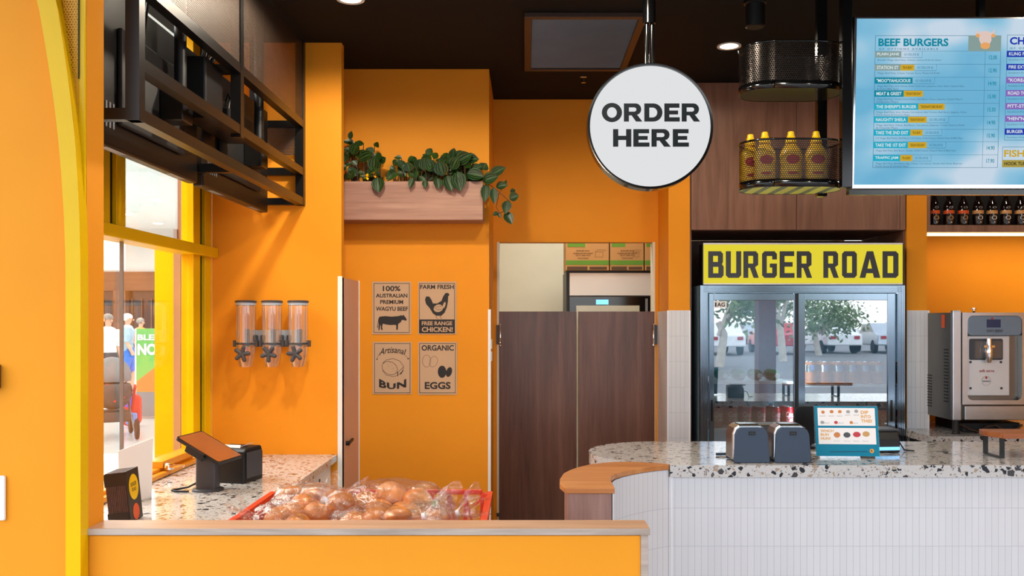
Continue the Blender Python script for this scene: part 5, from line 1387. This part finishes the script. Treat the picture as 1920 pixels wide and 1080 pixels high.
lamp('fridge_tube', 'AREA', (X(1496, yf), yf + .036, 1.15), (R(90), 0, 0), 6, (.85, .95, 1), .03, 1.1)


def can(mt, label, group, script=False, r=.033, h=.122, orange=False):
    t = thing('drink_can', label, 'can', (0, 0, 0), 0, group)
    m = MB(); m.lathe([(r * .8, 0), (r, .008), (r, h - .014), (r * .84, h - .002)], (0, 0, 0), 20); obj('body', m, mt, t, local=True, smooth=40)
    m = MB(); m.lathe([(r * .84, h - .002), (r * .84, h), (r * .78, h - .002), (0, h - .002)], (0, 0, 0), 20, caps=False); obj('top', m, M['can_top'], t, local=True)
    if script:
        m = MB(); wrap = lambda u, v: Vector(((r + .0006) * sin(u / r), -(r + .0006) * cos(u / r), v)); put_text(m, 'Coca', wrap, -.026, .062, .052, .032, .01, .3); put_text(m, 'Cola', wrap, -.022, .036, .046, .022, .01, .3); obj('script_print', m, M['printwhite'], t, local=True)
    if orange:
        m = MB(); m.lathe([(r + .0006, h * .55), (r + .0006, h - .02)], (0, 0, 0), 20, caps=False); obj('upper_label', m, M['can_top'], t, local=True)
        m = MB(); m.lathe([(r + .0009, h * .62), (r + .0009, h * .86)], (0, 0, 0), 20, caps=False)
        for f in [f for f in m.b.faces if abs(f.calc_center_median().x) > r * .35 or f.calc_center_median().y > 0]: m.b.faces.remove(f)
        obj('blue_stripe', m, M['blue_fab'], t, local=True)
    return t


redl = 'red soft drink can with white script on the lower left fridge shelf'
c0 = None; y_ = yf + .105
for i, x in enumerate((1346, 1372, 1399, 1426, 1453, 1479)):
    for j in range(2):
        loc = (X(x, y_), y_ + .075 * j, shz['l2'] + .001)
        if c0 is None: c0 = can(M['red'], '', '', True); r_ = c0; r_.location = loc
        else: r_ = dup(c0, loc)
        r_['label'] = redl; r_['group'] = 'red cans on the lower left fridge shelf'
for i, x in enumerate((1512, 1536, 1560, 1585, 1610, 1635, 1656)):
    r_ = dup(c0, (X(x, y_), y_, shz['r2'] + .001), None, 'red soft drink can on the lower right fridge shelf', 'red cans on the lower right fridge shelf')
o0 = None
for i, x in enumerate((1521, 1547, 1573, 1598, 1622, 1647)):
    for j in range(2):
        loc = (X(x, yf + .12), yf + .12 + .075 * j, shz['r'] + .001)
        if o0 is None: o0 = can(M['can_orange'], '', '', False, .031, .135, True); r_ = o0; r_.location = loc
        else: r_ = dup(o0, loc)
        r_['label'] = 'orange and silver can on the middle right fridge shelf'; r_['group'] = 'orange cans on the middle right fridge shelf'
gb = None
for i, x in enumerate((1356, 1388, 1420, 1452)):
    loc = (X(x, yf + .13), yf + .13, shz['l'] + .034)
    if gb is None:
        gb = thing('drink_bottle', '', 'bottle', loc); m = MB(); m.lathe([(.012, -.06), (.012, -.04), (.033, .0), (.033, .13)], (0, 0, 0), 16, 'Y'); obj('body', m, M['green_bottle'], gb, local=True, smooth=50)
        m = MB(); m.lathe([(.014, -.075), (.014, -.058)], (0, 0, 0), 14, 'Y'); obj('cap', m, M['white_gloss'], gb, local=True); r_ = gb
    else: r_ = dup(gb, loc)
    r_['label'] = 'green bottle lying on the middle left fridge shelf'; r_['group'] = 'green bottles on the middle left fridge shelf'

# ================================================================== BOTTLE SHELF AND LED STRIP
t = thing('bottle_shelf', 'brown niche shelf of sauce bottles at the upper right', 'shelf', (3.2, 5.65, 2.11))
z0, z1 = Z(435, YC), Z(422, YC)
m = MB(); m.box(2.412, 4.2, YC, YK - .14, z0, z1); obj('shelf_board', m, M['cab_wood'], t, bevel=.001)
m = MB(); m.box(2.412, 2.43, YC, YK - .14, z1, 2.55); obj('side_board', m, M['cab_wood'], t)
m = MB(); m.box(2.412, 4.2, YK - .14, YK - .12, z1, 2.6); obj('back_board', m, M['black_matte'], t)
m = MB(); m.box(2.412, 4.2, YC, YK - .12, 2.6, 2.62); obj('top_board', m, M['cab_wood'], t)
b0 = None; yb_ = YC + .06
for i, (x, kind) in enumerate(((1752, 0), (1779, 0), (1806, 0), (1834, 1), (1860, 1), (1886, 1), (1913, 1), (1940, 1))):
    loc = (X(x, yb_), yb_, z1 + .001)
    if kind not in (b0 or {}):
        b0 = b0 or {}
        t = thing('glass_bottle', '', 'bottle', loc); m = MB(); m.lathe([(.028, 0), (.031, .006), (.031, .11), (.026, .135), (.013, .165), (.012, .205)], (0, 0, 0), 18); obj('glass', m, M['bottle_glass'], t, local=True, smooth=50)
        m = MB(); m.lathe([(.014, .205), (.014, .225)], (0, 0, 0), 14); obj('cap', m, M['black_plastic'], t, local=True)
        m = MB(); m.lathe([(.0316, .072), (.0316, .092)], (0, 0, 0), 18, caps=False); obj('upper_label', m, M['label_orange' if not kind else 'label_tan'], t, local=True)
        m = MB(); put_poly(m, [oval(0, .048, .016, .012)], lambda u, v: Vector((.0322 * sin(u / .0322), -.0322 * cos(u / .0322), v))); obj('lower_label', m, M['label_tan' if not kind else 'printwhite'], t, local=True)
        m = MB(); put_poly(m, [oval(.0, .02, .006, .006)], lambda u, v: Vector((u, -.0325, v))); obj('dot_mark', m, M['grey_ink'], t, local=True)
        m = MB(); put_poly(m, [oval(0, .11, .012, .006), oval(0, .11, .009, .004)], lambda u, v: Vector((u, -.0322, v))); obj('ring_mark', m, M['grey_ink'], t, local=True)
        b0[kind] = t; r_ = t
    else: r_ = dup(b0[kind], loc)
    r_['label'] = 'dark sauce bottle with orange band on the upper right shelf' if kind == 0 else 'dark sauce bottle with tan band on the upper right shelf'
    r_['group'] = 'orange banded sauce bottles' if kind == 0 else 'tan banded sauce bottles'
m = MB(); m.box(2.433, 4.2, 5.50, 5.515, z0 - .0165, z0 - .002); t = thing('led_strip', 'glowing LED strip under the bottle shelf', 'strip light', (3.3, 5.51, 2.1)); obj('diffuser', m, M['led_on'], t)
m = MB(); m.box(2.433, 4.2, 5.5155, 5.53, z0 - .017, z0 - .0005); obj('housing', m, M['cab_wood'], t)

# ================================================================== BACK BENCH AND SOFT SERVE MACHINE
m = MB(); m.box(2.262, 4.2, 5.06, YC - .012, .888, .93).box(2.422, 4.2, YC - .012, YK - .002, .888, .93); tag(obj('terrazzo_bench', m, M['terrazzo']), 'terrazzo bench under the soft serve machine', 'countertop')
m = MB(); m.box(2.30, 4.2, 5.10, YC - .013, 0, .887).box(2.43, 4.2, YC - .013, YK - .003, 0, .887); tag(obj('bench_cabinet', m, M['black_plastic']), 'dark cabinet under the back terrazzo bench', 'cabinet')
ym = 5.12; mx0 = X(1785, ym); mw = .56; t = thing('soft_serve_machine', 'stainless soft serve machine standing on the back bench', 'machine', (mx0 + mw / 2, ym, .931))
mt_, mb_ = Z(586, ym), Z(788, ym)
m = MB(); m.box(mx0 + .002, mx0 + mw, ym + .02, ym + .58, mb_, mt_); obj('body', m, M['steel_dark'], t, bevel=.003)
m = MB()
for k in range(17): zq = Z(655, ym) - k * .0185; m.box(mx0 - .0005, mx0 + .0018, ym + .05, ym + .10, zq - .008, zq)
for k in range(12): zq = Z(708, ym) - k * .0165; m.box(mx0 - .0005, mx0 + .0018, ym + .26, ym + .33, zq - .007, zq)
obj('louvre', m, M['black_gap'], t)
m = MB(); m.box(mx0 - .0004, mx0 + .0018, ym + .09, ym + .13, Z(615, ym), Z(590, ym)); obj('warning_sticker', m, M['label_orange'], t)
m = MB(); m.box(mx0, X(1801, ym), ym - .01, ym + .02, mb_, Z(582, ym)); obj('front_column', m, M['steel'], t, bevel=.004)
m = MB()
fx0, fx1, fz0, fz1 = X(1802, ym), X(1926, ym), Z(758, ym), Z(586, ym)
rx0, rx1, rz0, rz1 = X(1812, ym), X(1914, ym), Z(750, ym), Z(592, ym)
me = poly_me([rect(fx0, fz0, fx1, fz1), rrect(rx0, rz0, rx1, rz1, .03, 6)]); m.mesh(me, lambda co: Vector((co.x, ym - .008, co.y)))
obj('front_frame', m, M['steel'], t, solid=.012)
m = MB(); m.box(rx0 - .01, rx1 + .01, ym + .05, ym + .06, rz0 - .01, rz1 + .01).box(rx0 - .012, rx0 - .002, ym, ym + .05, rz0, rz1).box(rx1 + .002, rx1 + .012, ym, ym + .05, rz0, rz1).box(rx0 - .01, rx1 + .01, ym, ym + .05, rz0 - .012, rz0 - .002)
obj('recess', m, M['steel'], t)
m = MB(); m.box(rx0 + .002, X(1893, ym), ym + .0, ym + .049, Z(742, ym), Z(630, ym)); pn = obj('splash_panel', m, mat('pale_steel_panel', (206, 212, 218), .3, .35, .02), t, bevel=.004)
m = MB(); m.prism(rrect(X(1817, ym), Z(675, ym), X(1880, ym), Z(635, ym), .01), ym - .003, ym - .0005, 'Y'); obj('nozzle_plate', m, M['dark_grey'], pn)
m = MB(); m.prism(rrect(X(1826, ym), Z(672, ym), X(1876, ym), Z(639, ym), .01), ym - .02, ym - .0032, 'Y'); obj('dispense_block', m, M['acrylic'], pn, bevel=.003)
m = MB(); c = px(1854, 655, ym - .03); m.lathe([(.017, -.05), (.021, -.03), (.021, .0), (.015, .02), (.015, .06)], c, 18); m.box(c.x - .03, c.x + .03, c.y - .008, c.y + .01, c.z + .01, c.z + .022); m.lathe([(.013, -.075), (.018, -.05)], c, 18); obj('nozzle', m, M['chrome'], t, smooth=40)
m = MB()
for a, b in ((1820, 679), (1877, 679), (1820, 728), (1878, 728)): m.lathe([(.007, 0), (.007, .003)], px(a, b, ym - .0035), 10, 'Y')
obj('screw', m, M['dark_grey'], pn)
m = MB(); put_text(m, 'CARPIGIANI' if False else 'soft serve', lambda u, v: Vector((u, ym - .0022, v)), X(1836, ym), Z(698, ym), 28 * ym / F, .018); put_poly(m, [oval(X(1849, ym), Z(708, ym), .006, .008)], lambda u, v: Vector((u, ym - .0022, v))); obj('red_print', m, M['label_red'], pn)
m = MB(); put_poly(m, [oval(X(1849, ym), Z(714, ym), .026, .026), oval(X(1849, ym), Z(714, ym), .0245, .0245)], lambda u, v: Vector((u, ym - .0024, v))); put_poly(m, [rect(X(1842, ym), Z(716, ym), X(1856, ym), Z(713.5, ym))], lambda u, v: Vector((u, ym - .0024, v))); obj('grey_print', m, M['grey'], pn)
m = MB(); m.prism(rrect(rx0 + .001, Z(629, ym), rx1 - .001, rz1 - .001, .022, 6), ym - .012, ym + .02, 'Y'); dp = obj('display_panel', m, mat('blue_grey_display', (112, 138, 162), .15, .2), t, bevel=.003)
m = MB(); m.box(X(1848, ym), X(1874, ym), ym - .0135, ym - .0122, Z(614, ym), Z(599, ym)); obj('display', m, mat('navy_display', (24, 56, 96), .15), dp)
m = MB(); put_text(m, 'SOFT SERVE', lambda u, v: Vector((u, ym - .0135, v)), X(1848, ym), Z(623, ym), 30 * ym / F, .016, .02); obj('badge_print', m, M['dark_grey'], dp)
m = MB(); m.lathe([(.006, 0), (.006, .003)], px(1861, 597, ym - .0155), 10, 'Y'); obj('red_indicator', m, M['label_red'], dp)
m = MB(); m.box(X(1807, ym), mx0 + mw, ym - .012, ym + .02, mb_ + .002, Z(760, ym)); obj('drip_tray_front', m, M['steel'], t, bevel=.004)
m = MB(); c = px(1826, 586, ym + .1); m.lathe([(.010, 0), (.007, .008), (.007, .018), (.016, .022), (.016, .027), (.006, .03)], (c.x, c.y, mt_), 14); obj('hopper_knob', m, M['chrome'], t, smooth=40)
for x, y in ((mx0 + .05, ym + .06), (mx0 + mw - .05, ym + .06), (mx0 + .05, ym + .5), (mx0 + mw - .05, ym + .5)):
    m = MB(); m.lathe([(.024, 0), (.02, .012), (.018, mb_ - .931)], (x, y, .931), 14); obj('foot', m, M['black_plastic'], t)
t = thing('gap_dark_box', 'black box added to darken the gap under soft serve machine', 'box', (2.7, 5.4, .931))  # stands for dark stuff here, added to darken the gap below the machine
m = MB(); m.box(2.53, 2.86, 5.24, 5.6, .931, .985); obj('case', m, M['black_plastic'], t, bevel=.004)
m = MB(); m.box(2.55, 2.84, 5.236, 5.2395, .945, .975); obj('front_plate', m, M['black_matte'], t)
t = thing('power_cable', 'dark coiled cable under the soft serve machine', 'cable', (2.5, 5.3, .931))
m = MB(); m.tube([(2.45 + .05 * k, 5.2 + .0 * .08 * sin(k * 2.1), .938 + .022 * (1 + sin(k * 1.7))) for k in range(9)], .006, 6); obj('cord', m, M['stem'], t, smooth=60)

# ================================================================== THE MALL OUTSIDE THE LEFT WINDOW
def skin_body(name, verts, edges, m_, parent, root=0):
    me = bpy.data.meshes.new(name); me.from_pydata([v[:3] for v in verts], edges, []); me.materials.append(m_)
    o = bpy.data.objects.new(name, me); C.objects.link(o); o.parent = parent
    sk = o.modifiers.new('skin', 'SKIN'); sv = me.skin_vertices[0].data if len(me.skin_vertices) else None
    if sv is None:
        me.attributes.new; bm = bmesh.new(); bm.from_mesh(me); ly = bm.verts.layers.skin.verify(); bm.to_mesh(me); bm.free(); sv = me.skin_vertices[0].data
    for i, v in enumerate(verts):
        sv[i].radius = (v[3], v[4] if len(v) > 4 else v[3]); sv[i].use_root = (i == root)
    k = o.modifiers.new('soft', 'SUBSURF'); k.levels = 1; k.render_levels = 2
    for p in me.polygons: p.use_smooth = True
    return o


def person(loc, rot, label, top, bottom, hair, shorts=True, h=1.68, walk=.08):
    """Standing figure in local metres, facing -y."""
    s = h / 1.68; t = thing('person', label, 'person', loc, rot); t.scale = (s, s, s)
    w = walk
    V = [(0, 0, .95, .125, .10), (0, 0, 1.08, .12, .09), (0, .01, 1.25, .135, .10), (0, .015, 1.38, .115, .085), (0, .01, 1.46, .05, .05), (0, -.005, 1.52, .05, .05), (0, -.01, 1.60, .072, .09), (0, -.01, 1.655, .05, .06),
         (.17, .015, 1.38, .06, .055), (.215, .03, 1.13, .045), (.20, -.07, .92, .036), (.20, -.10, .84, .04, .02),
         (-.17, .015, 1.38, .06, .055), (-.215, .03, 1.13, .045), (-.20, -.07, .92, .036), (-.20, -.10, .84, .04, .02),
         (.085, 0, .86, .09), (.09, -w - .015, .49, .062), (.09, -w + .03, .10, .042), (.09, -w - .06, .045, .04, .03), (.09, -w - .13, .03, .032, .025),
         (-.085, 0, .86, .09), (-.09, w - .015, .49, .062), (-.09, w + .03, .10, .042), (-.09, w - .06, .045, .04, .03), (-.09, w - .13, .03, .032, .025)]
    Ed = [(0, 1), (1, 2), (2, 3), (3, 4), (4, 5), (5, 6), (6, 7), (3, 8), (8, 9), (9, 10), (10, 11), (3, 12), (12, 13), (13, 14), (14, 15), (0, 16), (16, 17), (17, 18), (18, 19), (19, 20), (0, 21), (21, 22), (22, 23), (23, 24), (24, 25)]
    skin_body('body', V, Ed, M['skin'], t)
    m = MB(); m.lathe([(.165, .90), (.165, 1.0), (.155, 1.12), (.18, 1.28), (.185, 1.38), (.13, 1.45), (.062, 1.48)], (0, .012, 0), 24, caps=False)
    for v in m.b.verts: v.co.y = .012 + (v.co.y - .012) * .74
    for sx in (-1, 1): m.tube([(sx * .15, .015, 1.40), (sx * .19, .02, 1.28), (sx * .215, .03, 1.12)], .08, 12, .06)
    obj('shirt', m, M[top], t, local=True, smooth=60)
    m = MB(); zl = .52 if shorts else .09
    m.lathe([(.165, 1.0), (.172, .92), (.16, .84)], (0, .0, 0), 24, caps=False)
    for v in m.b.verts: v.co.y *= .78
    for sx, ww in ((1, -w), (-1, w)): m.tube([(sx * .08, 0, .90), (sx * .088, ww * .6 - .01, .70), (sx * .09, ww * (1 if not shorts else .9), max(zl, .5)), (sx * .09, ww + .02, zl)], .105, 14, .085 if shorts else .07)
    obj('shorts' if shorts else 'trousers', m, M[bottom], t, local=True, smooth=60)
    m = MB(); m.ell((0, .012, 1.635), (.088, .105, .085), 18, 12, lambda p: Vector((p.x, p.y, max(p.z, -.02 - .06 * (p.y > 0))))); obj('hair', m, M[hair], t, local=True, smooth=60)
    m = MB()
    for sx in (-1, 1): m.ell((sx * .03, -.098, 1.60), (.009, .006, .007), 8, 6)
    m.box(-.022, .022, -.1, -.093, 1.553, 1.559); obj('eyes_and_mouth', m, M['ink'], t, local=True)
    m = MB(); m.ell((0, -.105, 1.58), (.013, .018, .02), 8, 6)
    for sx in (-1, 1): m.ell((sx * .086, .0, 1.595), (.01, .02, .03), 8, 6)
    obj('nose_and_ears', m, M['skin'], t, local=True, smooth=60)
    m = MB()
    for sx, ww in ((1, -w), (-1, w)): m.ell((sx * .09, ww - .05, .045), (.05, .13, .045), 12, 8)
    obj('shoes', m, M['white_cloth'], t, local=True, smooth=60)
    return t


d = 19.0; person((X(240, d), d, 0), R(115), 'person in white cap, grey blue shirt and blue shorts in the mall', 'shirt', 'shorts', 'hair_w')
d = 16.5; person((X(203, d), d, 0), R(60), 'person with grey hair and white shirt at the window edge', 'white_cloth', 'denim', 'hair_g', False, 1.66)
d = 22; person((X(264, d), d, 0), R(150), 'person in orange top far back in the mall', 'sign_orange', 'denim', 'hair_g', False, 1.6)
# pram
d = 12.2; t = thing('pram', 'dark pram with red straps outside the window', 'pram', (X(212, d), d, 0), R(30))
m = MB(); m.ell((0, 0, .62), (.24, .34, .24), 18, 12, lambda p: Vector((p.x, p.y, p.z if p.z < .1 else .1))); obj('seat', m, M['pram'], t, local=True, smooth=60, solid=.01)
m = MB(); m.ell((0, .16, .80), (.25, .26, .28), 18, 12, lambda p: Vector((p.x, p.y, max(p.z, -.05)))); obj('hood', m, M['pram2'], t, local=True, smooth=60)
m = MB(); m.tube([(-.2, .2, .5), (-.2, .45, .9), (-.18, .55, 1.0), (.18, .55, 1.0), (.2, .45, .9), (.2, .2, .5)], .014, 8); m.tube([(-.2, .2, .5), (-.22, -.4, .12)], .012, 8).tube([(.2, .2, .5), (.22, -.4, .12)], .012, 8).tube([(-.2, .0, .5), (-.24, .35, .14)], .012, 8).tube([(.2, 0, .5), (.24, .35, .14)], .012, 8); obj('frame', m, M['grey'], t, local=True, smooth=60)
m = MB(); m.box(-.2, .2, -.2, .3, .22, .36); obj('basket', m, M['pram'], t, local=True, bevel=.03)
for x, y in ((-.25, -.4), (.25, -.4), (-.26, .36), (.26, .36)): m = MB(); m.lathe([(.06, -.02), (.13, -.02), (.14, 0), (.13, .02), (.06, .02)], (x, y, .14), 20, 'X'); obj('wheel', m, M['tyre'], t, local=True, smooth=40)
m = MB(); m.bar((-.1, -.2, .73), (.12, -.28, .55), .04, .02); m.bar((.1, -.2, .73), (-.02, -.3, .5), .04, .02); m.bar((.25, -.2, .7), (.25, .1, .35), .03, .05); obj('strap', m, M['red_fab'], t, local=True)
# school bag
d = 13.4; t = thing('school_bag', 'purple and red school bag with blue pocket outside window', 'bag', (X(247, d), d, 0), R(10))
m = MB(); m.prism(rrect(-.13, .02, .13, .48, .09, 6), -.08, .08, 'Y'); obj('main_pocket', m, M['red_fab'], t, local=True, bevel=.03, smooth=60)
m = MB(); m.prism(rrect(-.135, .28, .06, .5, .09, 6), -.085, .085, 'Y'); obj('top_flap', m, M['purple'], t, local=True, bevel=.03, smooth=60)
m = MB(); m.prism(rrect(-.06, .04, .1, .22, .03, 4), -.12, -.081, 'Y'); obj('front_pocket', m, M['blue_fab'], t, local=True, bevel=.015, smooth=60)
m = MB(); m.tube([(-.05, 0, .5), (-.04, 0, .54), (.03, 0, .54), (.04, 0, .5)], .012, 8); obj('handle', m, M['purple'], t, local=True)
# freestanding sign
d = 14.6; sd = d / F; t = thing('freestanding_sign', 'green and orange freestanding advertising sign in the mall', 'sign', (X(300, d), d, 0))
m = MB(); m.box(X(255, d) - 0, X(355, d), d, d + .12, Z(784, d) + .02, Z(735, d)); obj('base', m, M['grey'], t)
m = MB(); m.box(X(253, d), X(356, d), d, d + .1, Z(735, d), Z(616, d)); bd = obj('panel', m, M['sign_green'], t)
fr = lambda u, v: Vector((u, d - .003, v))
m = MB(); put_poly(m, [[(X(254, d), Z(734.5, d)), (X(355, d), Z(734.5, d)), (X(355, d), Z(650, d)), (X(330, d), Z(658, d)), (X(257, d), Z(715, d))]], fr); obj('orange_print', m, M['sign_orange'], bd)
m = MB(); put_text(m, 'BLEND', lambda u, v: Vector((u, d - .006, v)), X(258, d), Z(638, d), 62 * sd, 11 * sd, .04); put_text(m, 'NOW', lambda u, v: Vector((u, d - .006, v)), X(258, d), Z(666, d), 62 * sd, 22 * sd, .05); put_poly(m, [rect(X(253, d), Z(735, d), X(256, d), Z(616, d))], lambda u, v: Vector((u, d - .006, v))); obj('white_print', m, M['printwhite'], bd)
# planter bench white block and ceiling downlights of the mall
t = thing('mall_bench', 'white bench block on the mall floor behind the card sign', 'bench', (X(215, 9.5), 9.5, 0))
m = MB(); m.box(X(150, 9.5), X(232, 9.5), 9.4, 9.9, .0, .12); obj('plinth', m, M['white'], t)
for (x, y, lb) in ((293, 375, 'upper bright downlight in the mall ceiling'), (297, 419, 'lower bright downlight in the mall ceiling, far back'), (238, 402, 'bright downlight in the mall ceiling beside the mullion'), (262, 445, 'faint farthest downlight in the mall ceiling')):
    d = 2.42 * F / (600 - y); m = MB(); m.lathe([(.0, 3.99), (.10, 3.99), (.12, 3.998)], (X(x, d), d, 0), 20, caps=False); tag(obj('mall_downlight', m, M['lamp_on']), lb, 'ceiling light')

# ================================================================== CAR PARK MIRRORED IN THE FRIDGE DOORS
def car(loc, rot, mt, label):
    t = thing('parked_car', label, 'car', loc, rot, 'cars in the car park')
    prof = [(-2.1, .35), (-2.1, .75), (-1.6, .88), (-.9, .95), (-.3, 1.42), (1.0, 1.45), (1.7, 1.0), (2.1, .92), (2.15, .4)]
    m = MB(); m.prism(prof, -.85, .85, 'Y'); obj('body', m, mt, t, local=True, bevel=.06)
    m = MB(); m.prism([(-.75, .97), (-.25, 1.36), (.95, 1.39), (1.45, 1.03)], -.86, .86, 'Y'); obj('windows', m, M['car_glass'], t, local=True)
    for x in (-1.35, 1.35):
        for y in (-.86, .68): m = MB(); m.lathe([(.1, 0), (.32, 0), (.33, .09), (.32, .18), (.1, .18)], (x, y, .32), 24, 'Y'); obj('wheel', m, M['tyre'], t, local=True, smooth=40)
    m = MB(); m.box(2.13, 2.17, -.7, -.45, .7, .85).box(2.13, 2.17, .45, .7, .7, .85).box(-2.12, -2.08, -.7, -.45, .62, .75).box(-2.12, -2.08, .45, .7, .62, .75); obj('lamp', m, M['red'], t, local=True)


for i, (x, y, r, mt, lb) in enumerate(((9.0, -32, 88, 'car_white', 'white car seen mirrored at the left of the left fridge door'), (12.0, -33, 92, 'car_red', 'red car seen mirrored in the left fridge door'), (14.9, -34, 86, 'car_white', 'white car seen mirrored behind the fridge centre seal'), (17.6, -34, 94, 'car_silver', 'silver car seen mirrored in the right fridge door'), (20.4, -36, 88, 'car_white', 'white car seen mirrored at the right of the right fridge door'), (21.0, -52, 5, 'car_white', 'white car turned sideways in the far row mirrored in the fridge'), (27.5, -55, 176, 'car_silver', 'silver car turned sideways in the far row mirrored in the fridge'), (15.0, -50, 84, 'car_silver', 'silver car in the far row mirrored in left fridge door'))):
    car((x, y, -.02), R(r), M[mt], lb)


def tree(loc, h, cr, seed, label):
    rnd = random.Random(seed); t = thing('gum_tree', label, 'tree', loc, 0, 'trees around the car park'); m = MB()
    top = Vector((rnd.uniform(-.6, .6), 0, h * .34)); m.tube([(0, 0, 0), (rnd.uniform(-.2, .2), 0, h * .25), top], .16, 8, .10)
    cs = []
    for k in range(6):
        a = rnd.uniform(0, 2 * pi); e = top + Vector((cos(a) * cr * .7, sin(a) * cr * .5, rnd.uniform(-.02, .36) * h)); cs.append(e); m.tube([top - Vector((0, 0, h * .1)), (top + e) / 2 + Vector((0, 0, .1)), e], .07, 6, .03)
    obj('trunk', m, M['bark'], t, local=True, smooth=60)
    m = MB()
    for e in cs:
        for k in range(150):
            p = e + Vector((rnd.gauss(0, cr * .28), rnd.gauss(0, cr * .28), rnd.gauss(0, cr * .22))); u = Vector((rnd.uniform(-1, 1), rnd.uniform(-1, 1), rnd.uniform(-1, 1))).normalized(); v = u.orthogonal().normalized()
            m.quad(p - u * .12, p + v * .06, p + u * .12, p - v * .06)
    obj('leaves', m, M['leaf_tree'], t, local=True)


for i, (x, y, h, cr, lb) in enumerate(((6.6, -20, 4.5, 1.5, 'pale gum tree mirrored at left of the left fridge door'), (9.9, -24, 5, 1.6, 'pale gum tree mirrored beside the fridge centre seal'), (13.2, -30, 4, 1.5, 'pale gum tree mirrored at left of the right fridge door'), (16.4, -46, 5, 2.2, 'bushy tree far back mirrored in right fridge door'), (23.5, -60, 4.2, 2.6, 'bushy tree farthest back mirrored in right fridge door'), (9.5, -58, 6, 3.0, 'tall bushy tree far back mirrored in left fridge door'))):
    tree((x, y, -.02), h, cr, 40 + i, lb)
m = MB(); m.box(4.3, 4.62, -6.2, -5.9, -.02, 4.5); tag(obj('brick_pier', m, M['brick']), 'red brick pier mirrored in the left fridge door', 'pier')
